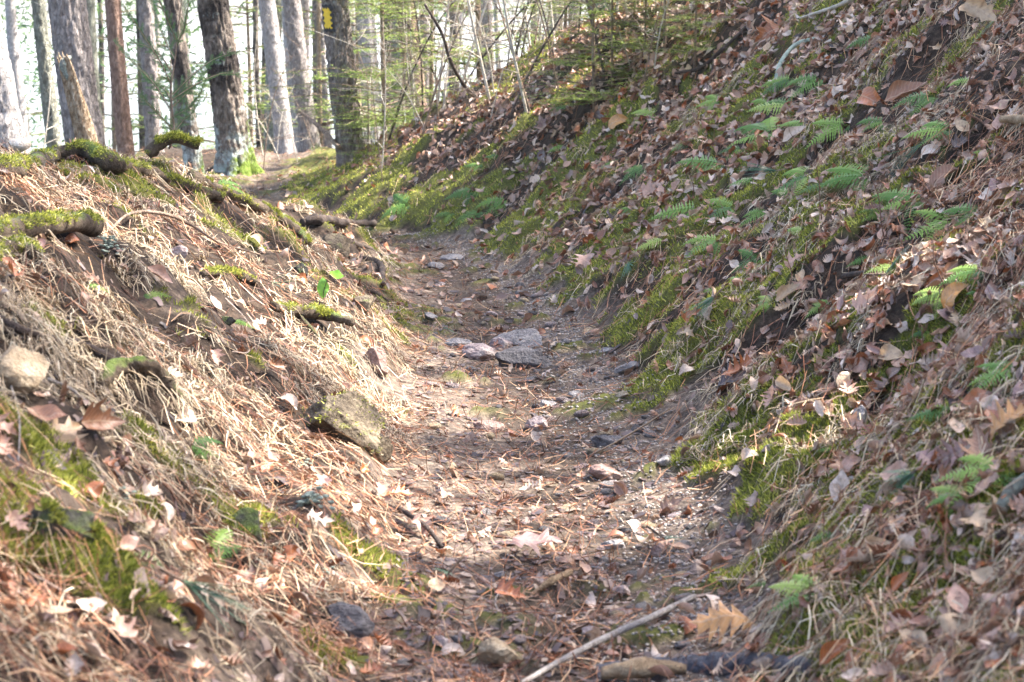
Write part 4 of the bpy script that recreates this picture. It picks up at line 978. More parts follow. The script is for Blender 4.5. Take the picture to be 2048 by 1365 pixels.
F = np.vstack([F, F_+len(V)]); V = np.vstack([V, V_]); U = np.vstack([U, U_]); t = np.concatenate([t, t_])
tag(obj('fallen_leaves', mesh_np('fallen_leaves', V, F, M['leafstuff'], {'leafuv': U, 'tint': t})), 'mixed brown and tan dead leaves covering the right bank', 'fallen leaves', kind='stuff')

LM = {}
def get_leaf(kind, var, mat):
    key = (kind, var, mat)
    if key not in LM:
        cu = [1.0, 2.4, 5.5, -1.8, -2.6][var]*(.6 if kind != 'beech' else 1); cy = [.5, -1.0, 1.0, 1.6, -1.1][var]
        LM[key] = leaf_me('fallen_leaf', M[mat], kind, cu, cy, 40+var*7+len(kind), 2, .15)
    return LM[key]
def put_leaf(px, py, wpx, kind, var, mat, label, tilt=(0, 0), yaw=None, lift=.015, group=None, name='fallen_leaf', P=None):
    if P is None: P = at(px, py)
    sc = wpx/FPX*P[1]/(1.12 if kind != 'beech' else 1.0)
    n = nrm(P[0], P[1], .05) + np.array([tilt[0], tilt[1], 0]) + np.array([0, -.15, .1])
    o = obj(name, get_leaf(kind, var, mat), None, (P[0], P[1], P[2]+lift+sc*.08), orient(n, yaw if yaw is not None else random.random()*6.28), sc)
    tag(o, label, 'leaf', group); return o
HL = [
 (1080, 1122, 125, 'maple', 4, 'leaf_purple', 'large curled pinkish brown leaf arched over the sunlit path', (0, -.1), .15, .05),
 (1445, 1302, 160, 'oak', 4, 'leaf_orange', 'orange brown oak leaf lying on the dark blue grey log', (0, -.55), 3.0, .05),
 (140, 888, 110, 'maple', 1, 'leaf_tan', 'tan half of the large leaf pair on the left bank above the dark mossy rock', (.2, -.5), 1.2, .02),
 (205, 885, 120, 'maple', 2, 'leaf_brown', 'brown half of the large leaf pair on the left bank above the dark mossy rock', (0, -.6), .6, .03),
 (1735, 225, 84, 'beech', 1, 'leaf_rust', 'rust coloured beech leaf with clear ribs standing on the upper right bank', (-.2, -.6), 4.9, .04),
 (1812, 210, 90, 'beech', 2, 'leaf_brown', 'long curled brown leaf right of the ribbed rust beech leaf', (0, -.5), .1, .03),
 (1535, 86, 82, 'maple', 1, 'leaf_rust', 'rust maple leaf lying near the top of the right bank', (0, -.5), 3.4, .03),
 (1965, 88, 100, 'maple', 2, 'leaf_tan', 'tall tan leaf hanging at the upper right beside green pine needles', (0, -1), 4.8, .10),
 (1975, 45, 60, 'maple', 1, 'leaf_pale', 'pale sunlit leaf above the tall hanging tan leaf', (0, -.4), 1.0, .12),
 (1905, 630, 80, 'beech', 1, 'leaf_orange', 'yellow brown beech leaf with pale ribs on the right bank', (0, -.4), .55, .04),
 (1738, 632, 76, 'maple', 0, 'leaf_pink', 'flat pinkish maple leaf on the right bank left of the ribbed yellow leaf', (0, -.4), .3, .03),
 (1575, 612, 60, 'beech', 2, 'leaf_tan', 'rolled tan leaf lying on dry grass of the right bank', (0, -.3), .6, .03),
 (1590, 292, 58, 'beech', 2, 'leaf_pale', 'cream coloured curled leaf in the middle of the fern patch', (0, -.3), .2, .03),
 (312, 1030, 56, 'maple', 1, 'leaf_pale', 'pale leaf on top of the small leaf heap on the left bank', (0, -.3), .6, .04),
 (335, 1060, 58, 'beech', 1, 'leaf_pale', 'cream folded leaf at the lower side of the small leaf heap on the left bank', (0, -.3), 5.6, .03),
 (302, 1075, 70, 'maple', 1, 'leaf_pink', 'pinkish leaf under the small leaf heap on the left bank', (0, -.3), 5.0, .015),
 (240, 1282, 84, 'maple', 0, 'leaf_pink', 'flat pink brown maple leaf at the lower left', (0, -.3), 2.4, .02),
 (258, 1118, 58, 'beech', 0, 'leaf_pink', 'rounded pinkish leaf behind the bright fern frond on the left bank', (0, -.4), 1.2, .02),
 (378, 1122, 60, 'beech', 1, 'leaf_brown', 'folded brown leaf between the two ferns on the lower left bank', (0, -.2), .4, .02),
 (402, 1218, 56, 'oak', 1, 'leaf_pale', 'pale torn leaf above the spray of green pine needles', (0, -.2), 6.0, .03),
 (355, 1200, 50, 'beech', 1, 'leaf_pink', 'narrow pink leaf left of the spray of green pine needles', (0, -.2), 5.0, .02),
 (1970, 1208, 76, 'beech', 0, 'leaf_tan', 'flat oval tan leaf at the lower right', (0, -.5), 5.3, .03),
 (2010, 900, 130, 'oak', 1, 'leaf_orange', 'broad orange brown leaf on top of the leaf pile at the right edge', (0, -.3), .3, .05),
 (1900, 965, 110, 'oak', 1, 'leaf_purple', 'purple brown leaf in front of the leaf pile at the right edge', (0, -.3), 3.4, .03),
 (1960, 935, 120, 'maple', 2, 'leaf_brown', 'brown leaf in the middle of the leaf pile at the right edge', (0, -.4), 1.2, .03),
 (1700, 960, 60, 'beech', 1, 'leaf_pink', 'pinkish leaf left of the leaf pile at the right edge', (0, -.3), .4, .02),
 (850, 702, 20, 'beech', 1, 'leaf_orange', 'small orange leaf on the left side of the path beside the stone cluster', (0, -.5), 5.0, .01),
 (735, 700, 44, 'beech', 1, 'leaf_rust', 'red brown leaf on the left bank above the reddish upright stone', (0, -.3), 5.9, .02),
 (800, 1020, 74, 'oak', 1, 'leaf_rust', 'red oak leaf in the clump at the left edge of the sunlit path', (0, -.3), .4, .04),
 (765, 1005, 60, 'maple', 1, 'leaf_pink', 'pinkish leaf behind the red oak leaf at the left edge of the sunlit path', (0, -.3), 2.0, .03),
 (840, 1075, 80, 'maple', 1, 'leaf_pink', 'pink brown leaf below the red oak leaf at the left edge of the path', (.2, -.2), 5.4, .02),
 (1885, 388, 84, 'beech', 1, 'leaf_brown', 'broad brown leaf behind the fern at the right edge of the bank', (0, -.4), .5, .04),
 (1855, 328, 56, 'beech', 1, 'leaf_pale', 'pale curled leaf above the broad brown leaf on the right bank', (0, -.3), 5.8, .03),
 (1460, 784, 96, 'oak', 1, 'leaf_dark', 'dark leaf with rusty curled tops at the lower edge of the right bank', (0, -.3), .1, .03),
 (1480, 766, 90, 'oak', 2, 'leaf_rust', 'rusty curled leaf above the dark leaf at the lower edge of the right bank', (0, -.5), .3, .03),
 (1570, 800, 60, 'beech', 2, 'leaf_tan', 'rolled tan leaf above the sunlit moss of the right bank', (0, -.3), 4.9, .03),
 (1640, 850, 50, 'beech', 2, 'leaf_pale', 'small pale curled leaf left of the whitish flat stone', (0, -.3), 4.6, .03),
 (1690, 790, 64, 'beech', 1, 'leaf_tan', 'yellowish tan leaf above the whitish flat stone', (0, -.3), .9, .03),
 (1385, 650, 60, 'maple', 1, 'leaf_rust', 'rust leaf beside the green needles at the lower edge of the right bank', (0, -.4), .1, .03),
 (1376, 690, 40, 'maple', 1, 'leaf_tan', 'tan leaf below the rust leaf and green needles on the right bank', (0, -.4), 5, .03),
 (1168, 540, 70, 'maple', 1, 'leaf_pink', 'pinkish torn leaf low on the right bank above the upper path', (0, -.4), 4.4, .02),
 (1108, 606, 26, 'maple', 1, 'leaf_pale', 'small pale sunlit leaf at the right edge of the path', (0, -.5), 1.4, .02),
 (1085, 262, 46, 'maple', 0, 'leaf_purple', 'upright purple brown leaf among moss strips on the far bank', (0, -.8), 1.5, .03),
 (1235, 255, 54, 'beech', 1, 'leaf_orange', 'orange brown leaf on the middle of the right bank', (0, -.5), .3, .02),
 (1085, 318, 44, 'beech', 1, 'leaf_dark', 'dark blue grey leaf on the mossy part of the right bank', (0, -.4), .9, .02),
 (960, 265, 46, 'oak', 1, 'leaf_brown', 'dark brown leaf standing on the far moss bank', (0, -.6), 1.1, .02),
 (580, 820, 52, 'beech', 1, 'leaf_pale', 'white sunlit leaf in front of the large brown boulder', (0, -.3), 5.6, .02),
 (320, 572, 62, 'beech', 2, 'leaf_pink', 'pink rolled leaf on the middle of the mound', (0, -.3), 6.1, .02),
 (515, 492, 40, 'beech', 1, 'leaf_tan', 'tan narrow leaf in dry grass near the mossy root on the nose of the mound', (0, -.3), 5.5, .02),
 (480, 330, 30, 'beech', 1, 'leaf_orange', 'orange leaf on the crest of the mound left of the furrowed tree', (0, -.3), 5.5, .02),
 (1590, 540, 54, 'maple', 1, 'leaf_pink', 'pink brown leaf under a fern in the middle of the right bank', (0, -.3), .2, .02),
 (1310, 392, 60, 'maple', 0, 'leaf_pink', 'flat pink maple leaf at the middle left of the right bank', (0, -.4), .1, .02),
 (1700, 62, 56, 'maple', 1, 'leaf_pale', 'pale leaf near the top of the bank left of the tall fern frond', (0, -.4), 1.0, .02),
 (1600, 1240, 60, 'oak', 0, 'leaf_brown', 'brown leaf in the litter right of the orange oak leaf', (0, -.3), .5, .01),
 (905, 1325, 60, 'beech', 1, 'leaf_pale', 'pale narrow leaf left of the tan angular stone', (0, -.3), .0, .02),
]
for px, py, wp, kd, vr, mt, lb, tl, yw, lf in HL: put_leaf(px, py, wp, kd, vr, mt, lb, tl, yw, lf)
# countable leaves of the banks
cnt = 0; kinds = ['beech', 'oak', 'beech', 'maple', 'beech']
while cnt < 240:
    px, py = random.uniform(760, 2060), random.uniform(0, 1365)
    if cnt % 8 == 0: px, py = random.uniform(0, 800), random.uniform(420, 1365)
    P = at(px, py)
    if P[1] > 14 or rng.random() > leaf_density(P[0], P[1])*1.2 + (cnt % 8 == 0)*.5: continue
    e = lat(P[0], P[1]); h_ = hw(P[1]); zone = (('far mossy' if P[1] > 10.5 else 'upper right' if py < 330 else 'middle right' if py < 700 else 'lower right') + ' bank') if e > h_ else ('upper left' if py < 700 else 'lower left') + ' bank' if e < -h_ else 'path'
    kd = random.choice(kinds); mt = random.choice(['leaf_pink', 'leaf_tan', 'leaf_brown', 'leaf_purple', 'leaf_pale', 'leaf_rust', 'leaf_pink'])
    cl = {'leaf_pink': 'pinkish brown', 'leaf_tan': 'tan', 'leaf_brown': 'brown', 'leaf_purple': 'purple brown', 'leaf_pale': 'pale', 'leaf_rust': 'rust coloured'}[mt]
    put_leaf(px, py, FPX/P[1]*random.uniform(.045, .085), kd, random.randrange(4), mt, f'small {cl} {kd} leaf among the litter of the {zone}', (random.uniform(-.4, .4), random.uniform(-.6, .2)), None, random.uniform(.01, .03), group=f'loose {cl} {kd} leaves on the {zone}', P=P)
    cnt += 1

# ------------------------------------------------------------------ ferns
def frond_me(seed, L=1.0, np_=15):
    r = np.random.default_rng(seed); parts = []
    arch = r.uniform(.25, .6); side = r.uniform(-.2, .2)
    def rp(t): return np.array([side*t*t, t*(1-.12*arch), arch*(t*.9-t*t*1.05)])
    pts = [rp(t) for t in np.linspace(0, 1, 7)]
    Vr, Fr = tube(pts, np.linspace(.007, .002, 7), 4, 1, 0, cap=False); parts.append((Vr, Fr))
    for k in range(np_):
        t = .12 + .86*k/(np_-1); wlen = .34*math.sin(math.pi*min(1, (t*.8+.22)))**.8*(1.05-t*.75) + .02; c = rp(t)
        for sg in (-1, 1):
            ns = 7; tt = np.linspace(0, 1, ns)
            ax = np.array([sg*.94, .34 + .1*r.normal(), -.05 - .1*r.random()]); ax /= np.linalg.norm(ax)
            nb = np.array([0, 1, .1]); nb = nb-ax*nb.dot(ax); nb /= np.linalg.norm(nb)
            wv = .025*(1.15-tt)*np.where(np.arange(ns) % 2 == 0, .5, 1.15); wv[-1] = 0; wv[0] = .012
            P = c + ax*(tt*wlen)[:, None] + np.array([0, 0, -1])*(.12*wlen*tt**2)[:, None]
            V = np.concatenate([P-nb*wv[:, None], P+nb*wv[:, None]+np.array([0, 0, .004])])
            i_ = np.arange(ns-1); parts.append((V, np.stack([i_, i_+1, i_+ns+1, i_+ns], -1)))
    V, F = join(parts); return mesh_np('frond', V, F, M['fern'])
FM = [frond_me(k) for k in range(5)]
FERN = [(1760, 92, 80, 'tall single fern frond near the top of the right bank', 1), (1640, 172, 70, 'fern beside the ribbed rust beech leaf', 2), (1585, 170, 60, 'small fern below the lichen branch', 2), (1590, 228, 80, 'bright fern in the middle of the fern patch', 3),
 (1545, 285, 90, 'large fern at the left of the cream curled leaf', 3), (1610, 258, 60, 'pale fern right above the cream curled leaf', 2), (1695, 265, 76, 'fern under the ribbed rust beech leaf', 2), (1445, 345, 90, 'fern with two arching fronds on the middle right bank', 2),
 (1620, 365, 76, 'upright fern below the cream curled leaf', 2), (1735, 372, 90, 'fern in the middle of the right bank between dry leaves', 3), (1655, 378, 50, 'small fern between the two ferns of the middle right bank', 1), (1865, 215, 70, 'dark fern beside the long curled brown leaf', 2), (1900, 275, 80, 'yellow green fern on the upper right bank', 3),
 (1945, 172, 60, 'blue green fern sprig near the hanging tan leaf', 1), (1850, 420, 100, 'broad fern behind the broad brown leaf', 3), (1905, 465, 100, 'bright fern at the right side of the bank', 3), (1965, 440, 80, 'fern right of the bright fern', 2), (1400, 435, 90, 'fern at the left of the middle bank below the arching fronds', 2),
 (1470, 430, 80, 'fern beside green pine needles on the middle bank', 3), (1520, 370, 60, 'small fern right of the arching fern', 1), (1330, 490, 60, 'dark fern at the lower middle of the bank', 1), (1440, 495, 70, 'upright fern low on the middle bank', 2), (1520, 530, 60, 'fern low on the bank near the rolled tan leaf', 2),
 (1015, 412, 56, 'bluish fern on the mossy bank above the upper path', 2), (960, 438, 50, 'fern hanging over the upper path on the mossy bank', 2), (818, 420, 56, 'fern in the moss at the far bend of the path', 3), (1140, 225, 36, 'small fern on the strip of moss on the far bank', 1), (1000, 320, 40, 'little fern among leaves of the far bank', 1), (1240, 330, 40, 'tiny fern below the orange brown leaf', 1), (1290, 345, 50, 'pale fern left of the arching fern', 2),
 (2000, 965, 120, 'large bright fern in front of the leaf pile at the right edge', 3), (1912, 838, 84, 'fern above the leaf pile at the right edge', 2), (1925, 1010, 70, 'low fern below the leaf pile at the right edge', 2), (1645, 1205, 110, 'fern low at the right of the path near the orange oak leaf', 3),
 (262, 1125, 90, 'single bright fern frond on the lower left bank', 1), (418, 1125, 84, 'pale fern on the lower left bank right of the single frond', 3), (235, 865, 50, 'small fern above the large leaf pair', 1), (430, 380, 56, 'fern sprig growing from the mossy crest of the mound', 2), (172, 582, 56, 'pale green fern frond in the dry grass of the mound', 1), (295, 600, 50, 'dark green low sprig in the middle of the mound', 2), (468, 652, 40, 'tiny fern under the small moss capped stone', 1), (755, 745, 30, 'tiny fern beside the reddish upright stone', 1),
 (1380, 300, 44, 'small dark fern left of the green moss mound', 1), (1790, 560, 50, 'little fern near the spray of green needles', 1), (1130, 300, 34, 'tiny blue green fern on the mid bank moss', 1), (1960, 560, 70, 'fern right of the ribbed yellow leaf', 2), (2030, 760, 90, 'green fern at the right edge of the bank', 2), (380, 905, 60, 'pale lichen like fern on the left bank below the dark arched branch', 2), (1430, 590, 40, 'tiny fern low on the right bank', 1)]
for k in range(44):
    px, py = (random.uniform(1330, 2030), random.uniform(120, 640)) if k < 30 else (random.uniform(1500, 2040), random.uniform(640, 1300)) if k < 38 else (random.uniform(900, 1330), random.uniform(240, 460))
    if min(math.hypot(px-f[0], py-f[1]) for f in FERN) < 40: continue
    j = min((f for f in FERN[:50]), key=lambda f: math.hypot(px-f[0], py-f[1])); hv = ('left' if px < j[0]-15 else 'right' if px > j[0]+15 else 'middle') ; vv = 'above' if py < j[1] else 'below'
    lab_ = f"little fern {vv} and {hv} of the " + ' '.join(j[3].split()[:9]) if hv != 'middle' else f"little fern {vv} the " + ' '.join(j[3].split()[:10])
    if lab_ in [f[3] for f in FERN]: continue
    FERN.append((px, py, random.uniform(26, 62), lab_, random.choice([1, 2, 3])))
for px, py, sz, lb, nf in FERN:
    P = at(px, py - sz*.15); L = sz/FPX*P[1]*1.25
    t = empty('fern', P + np.array([0, 0, .005])); tag(t, lb, 'fern')
    n = nrm(P[0], P[1], .05); dn = math.atan2(n[1], n[0])
    if abs(n[0])+abs(n[1]) < .1: dn = -1.57
    for k in range(nf + (nf > 1)):
        yaw = dn + (k-(nf)/2)*random.uniform(.6, 1.0) + random.uniform(-.3, .3)
        nn = n*.55 + np.array([0, -.35, .45])
        obj('frond', FM[random.randrange(5)], t, (0, 0, 0), orient(nn, yaw), L*random.uniform(.75, 1.1))

# green pine needle sprays
def needle_spray(px, py, wpx, yaw, label, nb=34):
    P = at(px, py); L = wpx/FPX*P[1]; r = np.random.default_rng(int(px+py))
    t = empty('needle_spray', P + np.array([0, 0, .045])); tag(t, label, 'pine needles')
    n = nrm(P[0], P[1], .05)
    ang = yaw + r.normal(0, .33, nb); up = r.uniform(.02, .30, nb)
    d = np.stack([np.cos(ang)*.95, np.sin(ang)*.4*0 + np.sin(ang)*.25, np.sin(ang)*.85 + up*.3], -1); d /= np.linalg.norm(d, axis=1, keepdims=True)
    d -= n*np.minimum((d*n).sum(1)-.04, 0)[:, None]
    ln = L*r.uniform(.6, 1, nb); tt = np.linspace(0, 1, 4)
    Pp = d[:, None]*(ln[:, None]*tt)[..., None] + np.array([0, 0, -1.])*(ln[:, None]*.07*tt**2)[..., None] + r.normal(0, .003, (nb, 1, 3))
    s = np.cross(d, n + r.normal(0, .3, (nb, 3))); s /= np.linalg.norm(s, axis=1, keepdims=True)
    V, F, ti = strips(Pp, np.tile([.0011, .0011, .001, .0004], (nb, 1)), s, r.random(nb)); obj('needles', mesh_np('needles', V, F, M['pineneedle'], {'tint': ti}), t)
    b = -np.array([math.cos(yaw), math.sin(yaw)*.25, math.sin(yaw)*.85])*.05 + n*.005
    V, F = tube([b, (0, 0, 0)], [.003, .0025], 6, 2, .1); obj('twig', clean_me('twig', V, F, M['twig']), t)
needle_spray(372, 1225, 150, -.45, 'spray of blue green pine needles on the lower left bank', 40)
needle_spray(1425, 628, 70, 3.9, 'green needle spray beside the rust leaf at the lower edge of the bank')
needle_spray(1772, 588, 100, .1, 'spray of green needles fanning out in the middle of the right bank')
needle_spray(1255, 552, 52, -.7, 'small needle spray fanned on moss above the upper path')
needle_spray(1550, 365, 80, 3.25, 'grey green needle spray between ferns on the right bank')
needle_spray(1978, 75, 110, -1.1, 'needle spray hanging at the upper right beside the tall tan leaf')
needle_spray(1820, 1000, 60, 3.7, 'short needle spray in front of the leaf pile at the right edge')
needle_spray(895, 1190, 60, 4.0, 'few green needles on the left side of the path below the curled leaf', 10)
needle_spray(885, 680, 40, -.9, 'few green needles beside the small rounded grey stone', 9)
needle_spray(1330, 1120, 60, -.6, 'few pale green needles at the right edge of the sunlit path', 9)
needle_spray(545, 595, 60, -.35, 'green needles lying on the mound left of the mossy branch stub', 12)
needle_spray(1840, 320, 120, 3.8, 'long dark needle bundle lying down the upper right bank', 10)

# two leaved seedling
P = at(650, 612); t = empty('seedling', P); tag(t, 'seedling with two bright green leaves above the mossy branch stub', 'plant')
hpx = 1/FPX*P[1]
V, F = tube([(0, 0, 0), (-3*hpx, -.003, 25*hpx), (4*hpx, -.004, 48*hpx), (6*hpx, -.003, 62*hpx)], [.0016, .0014, .0012, .001], 6, 4, .1); obj('stem', clean_me('stem', V, F, M['twig_dark']), t)
gl = leaf_me('leaf', M['green_leaf'], 'beech', 1.4, 1.2, 3, 3, .35, 1, False)
o = obj('leaf', gl, t, (3*hpx, -.003, 35*hpx), None, (46*hpx*.95, 50*hpx, 50*hpx)); o.rotation_euler = orient((.25, -.95, .1), 0); o.rotation_euler = Matrix(((1, .05, .1), (0, .15, -.99), (.0, -.99, -.15))).to_euler()
o.location = (-4*hpx, -.004, 36*hpx)
o = obj('leaf', gl, t, (24*hpx, .0, 60*hpx), None, (36*hpx,)*3); o.rotation_euler = Matrix(((.25, .93, .2), (-.5, -.1, .86), (.85, -.2, .35))).to_euler()

# ------------------------------------------------------------------ hemlock seedling on the crest and hemlocks behind
def needles_along(p0, p1, spacing, nl, r, flat=None, wd=.0012):
    """short needles on both sides of a twig"""
    p0, p1 = np.array(p0, float), np.array(p1, float); L = np.linalg.norm(p1-p0); n = max(3, int(L/spacing))
    t = np.repeat(np.linspace(.03, 1, n), 2); sg = np.tile([-1, 1], n); ax = (p1-p0)/L
    up = flat if flat is not None else np.array([0, -.8, .6]); sd = np.cross(ax, up); sd /= np.linalg.norm(sd)
    d = sd*sg[:, None]*.85 + ax*.5 + r.normal(0, .16, (n*2, 3)); d /= np.linalg.norm(d, axis=1, keepdims=True)
    c = p0 + (p1-p0)*t[:, None] + np.array([0, 0, -1])*(.08*L*t*t)[:, None]*0
    ln = nl*(1.05-.5*t)*r.uniform(.8, 1.1, n*2); P = np.stack([c, c+d*ln[:, None]], 1)
    s = np.cross(d, up); s /= np.linalg.norm(s, axis=1, keepdims=True)
    return P, s, wd
def pack(lst, r):
    P = np.concatenate([a[0] for a in lst]); s = np.concatenate([a[1] for a in lst]); w_ = np.concatenate([np.full(len(a[0]), a[2]) for a in lst])
    return strips(P, np.stack([w_, w_*.6], 1), s, r.random(len(P)))
D = 8.2; base = at_d(338, 298, D); t = empty('hemlock_seedling', base); tag(t, 'small hemlock seedling growing from the mossy crest of the mound', 'seedling')
r = np.random.default_rng(5); q = 1/FPX*D
def L2(px, py, dy=0.): return (at_d(px, py, D+dy)-base)
sp = [(338, 298), (348, 268), (344, 220), (342, 170), (350, 120), (356, 60), (362, 10), (368, -60)]
V, F = tube([L2(*a) for a in sp], [.005, .0045, .004, .0038, .003, .0025, .002, .001], 8, 4, .12); obj('stem', clean_me('stem', V, F, M['twig']), t)
BR = [((342, 168), (318, 120), (276, 55), (245, 10), -.12), ((344, 225), (310, 170), (262, 120), (228, 80), .1), ((347, 262), (320, 232), (294, 205), (282, 190), -.06), ((344, 215), (370, 190), (398, 165), (418, 125), .1),
      ((345, 235), (378, 215), (400, 190), (412, 160), -.1), ((343, 205), (330, 180), (300, 160), (285, 148), .14), ((350, 120), (330, 80), (310, 30), (300, -20), .1), ((346, 190), (385, 150), (430, 118), (480, 102), .05), ((344, 200), (390, 170), (440, 148), (478, 148), .12),
      ((353, 90), (368, 60), (375, 20), (380, -30), -.1), ((351, 262), (368, 240), (385, 225), (400, 200), .02), ((354, 85), (335, 40), (318, 0), (305, -50), -.1), ((346, 150), (320, 110), (290, 92), (262, 86), .06)]
for a, b_, c, d_, dy in BR:
    p = [L2(*a, 0), L2(*b_, dy*.5), L2(*c, dy), L2(*d_, dy*1.3)]
    V, F = tube(p, [.0024, .002, .0014, .0007], 6, 4, .1, cap=False); br = obj('branch', mesh_np('branch', V, F, M['twig']), t)
    lst = []
    for k in range(3):
        lst.append(needles_along(p[k], p[k+1], .0032, .012, r))
        for j in range(3):
            f = (j+.5)/3; o_ = p[k]*(1-f)+p[k+1]*f; ax = (p[k+1]-p[k]); ax /= np.linalg.norm(ax)
            for sg in (-1, 1):
                if r.random() < .75:
                    sd = np.cross(ax, [0, -1, .25])*sg; e = o_ + (ax*.8+sd*.8)*(.05-.012*k)*r.uniform(.5, 1); lst.append(needles_along(o_, e, .0034, .011, r))
    V, F, ti = pack(lst, r); obj('foliage', mesh_np('foliage', V, F, M['hemlock'], {'tint': ti}), br)

M['hemlock_sunlit'] = thin_mat('sunlit_hemlock_green', [(0, (.10, .16, .03)), (.5, (.24, .32, .07)), (1, (.42, .50, .15))], .5, .55)  # lighter copy of the hemlock green, sunlight put into the colour
def hemlock_proto(seed, h=2.6, nb=52, spacing=.013, nl=.03, wd=.0045):
    r = np.random.default_rng(seed); t = empty('young_hemlock')
    V, F = tube([(0, 0, -.2), (.02, 0, h*.5), (0, .02, h)], [.022, .014, .003], 8, 6, .06, seed); obj('trunk', clean_me('trunk', V, F, M['twig']), t)
    for q_ in range(4):
        lst = []; tb = []
        for k in range(nb//4):
            z = h*(.05+.93*r.random()); a = r.random()*6.28; L = (h-z)*.36+.18; d = np.array([math.cos(a), math.sin(a), .15])
            p0 = np.array([0, 0, z]); p1 = p0+d*L*.5; p2 = p0+d*L+np.array([0, 0, -.12*L])
            tb.append(tube([p0, p1, p2], [.006, .004, .0015], 4, 2, 0, cap=False)); up = np.array([0, 0, 1.])
            lst += [needles_along(p0+(p1-p0)*.3, p1, spacing, nl, r, up, wd), needles_along(p1, p2, spacing, nl, r, up, wd)]
            for j in range(7):
                f = (j+1)/7.5; o_ = p0+(p2-p0)*f; 
                for sg in (-1, 1):
                    sd = np.array([-d[1], d[0], 0])*sg; e = o_+(d*.6+sd*.8+np.array([0, 0, r.normal()*.12]))*L*.38*(1.1-f); lst.append(needles_along(o_, e, spacing, nl, r, up, wd))
        b = tag(obj('bough', mesh_np('bough', *join(tb), M['twig']), t), kind='stuff'); V, F, ti = pack(lst, r); tag(obj('foliage', mesh_np('foliage', V, F, M['hemlock_sunlit'], {'tint': ti}), b), kind='stuff')
    return t
hp = [hemlock_proto(70), hemlock_proto(71, 2.0, 44)]
used = [False, False]
HEM = [(770, 240, 16.8, 1.0, 'young hemlock just right of the blazed pine'), (735, 270, 15.6, .35, 'tiny hemlock at the foot of the blazed pine'), (1225, 110, 12.9, .45, 'young hemlock under the dark trunk at the bank top'), (1185, 90, 13.8, .5, 'young hemlock left of the dark trunk at the bank top'), (960, 160, 18, 1.3, 'young hemlock in the middle of the bare brush'),
       (860, 190, 21, 1.3, 'pale young hemlock left of the bare brush'), (1290, 30, 13.0, .4, 'small hemlock on the bank top right of the dark trunk'), (1130, 100, 16, .7, 'hemlock sapling behind the brush left of the bank top'), (640, 240, 27, 1.7, 'hemlock behind the path left of the blazed pine'), (500, 200, 36, 2.6, 'far hemlock seen between the furrowed tree and the bluish trunk'), (230, 220, 36, 2.4, 'far hemlock behind the reddish brown trunk'), (340, 220, 40, 2.6, 'far hemlock behind the hemlock seedling'), (720, 150, 33, 2.4, 'far hemlock behind the blazed pine'), (450, 230, 42, 2.8, 'far hemlock hidden behind the large furrowed tree'), (60, 200, 45, 2.6, 'far hemlock behind the trunks at the left edge'), (1120, 20, 26, 1.6, 'tall hemlock behind the top of the bank'), (1300, 0, 20, 1.0, 'tall hemlock above the upper bank'), (1330, 20, 12.8, .5, 'dense hemlock sapling at the right end of the bank top brush'), (1270, 20, 14, .55, 'hemlock sapling just right of the dark trunk on the bank top'), (1390, 20, 12.0, .4, 'rightmost hemlock sapling above the upper bank'), (1190, 60, 12.6, .6, 'bushy hemlock sapling left of the dark trunk on the bank top')]
for k, (px, py, d, sc, lb) in enumerate(HEM):
    P = at_d(px, py, d); z = float(H(P[0], P[1])); i_ = k % 2
    o = hp[i_] if not used[i_] else copy_tree(hp[i_]); used[i_] = True
    o.location = (P[0], P[1], z); o.rotation_euler = (0, 0, random.random()*6.28); o.scale = (sc,)*3; tag(o, lb, 'young tree')

# bare saplings and brush on the bank top
def bare_proto(seed, h, mat, nb=7, thick=.008, curve=.15):
    r = np.random.default_rng(seed); t = empty('bare_sapling')
    dx, dy = r.normal(0, curve, 2)
    sp = [np.array([0, 0, -.1]), np.array([dx*.2, dy*.2, h*.33]), np.array([dx*.6, dy*.6, h*.66]), np.array([dx*1.5, dy*1.5, h])]
    V, F = tube(sp, [thick, thick*.8, thick*.55, thick*.2], 7, 5, .08, seed); obj('stem', clean_me('stem', V, F, mat), t)
    for k in range(nb):
        f = r.uniform(.15, .95); i_ = min(2, int(f*3)); p0 = sp[i_]+(sp[i_+1]-sp[i_])*(f*3-i_); a = r.random()*6.28; L = h*r.uniform(.14, .4)
        d = np.array([math.cos(a), math.sin(a), r.uniform(.1, 1.1)]); d /= np.linalg.norm(d); p1 = p0+d*L*.5+r.normal(0, .02, 3); p2 = p0+d*L+r.normal(0, .05, 3)
        parts = [tube([p0, p1, p2], [thick*.45, thick*.3, thick*.12], 5, 4, .05, cap=False)]
        for j in range(4):
            g = r.uniform(.3, .95); q0 = p0+(p2-p0)*g; dd = d+r.normal(0, .6, 3); parts.append(tube([q0, q0+dd*L*.18, q0+dd*L*.34+r.normal(0, .02, 3)], [thick*.22, thick*.16, thick*.08], 4, 2, 0, cap=False))
        obj('branch', mesh_np('branch', *join(parts), mat), t)
    return t
bp = [bare_proto(80, 1.6, M['twig_sunlit_pale'], 7, .009), bare_proto(81, 1.3, M['twig'], 9, .006, .3), bare_proto(82, 1.0, M['twig_sunlit_pale'], 8, .0045, .3), bare_proto(83, 1.8, M['twig_dark'], 7, .008, .35), bare_proto(84, .8, M['twig'], 10, .0035, .2)]
GRP = [('pale bare sapling in the brush along the bank top', 'pale bare saplings'), ('brown twiggy bush in the brush along the bank top', 'brown twiggy bushes'), ('low pale bush in the brush along the bank top', 'low pale bushes'), ('dark bare sapling in the brush along the bank top', 'dark bare saplings'), ('small brown twig cluster on the bank top', 'small brown twig clusters')]
ub = [False]*5
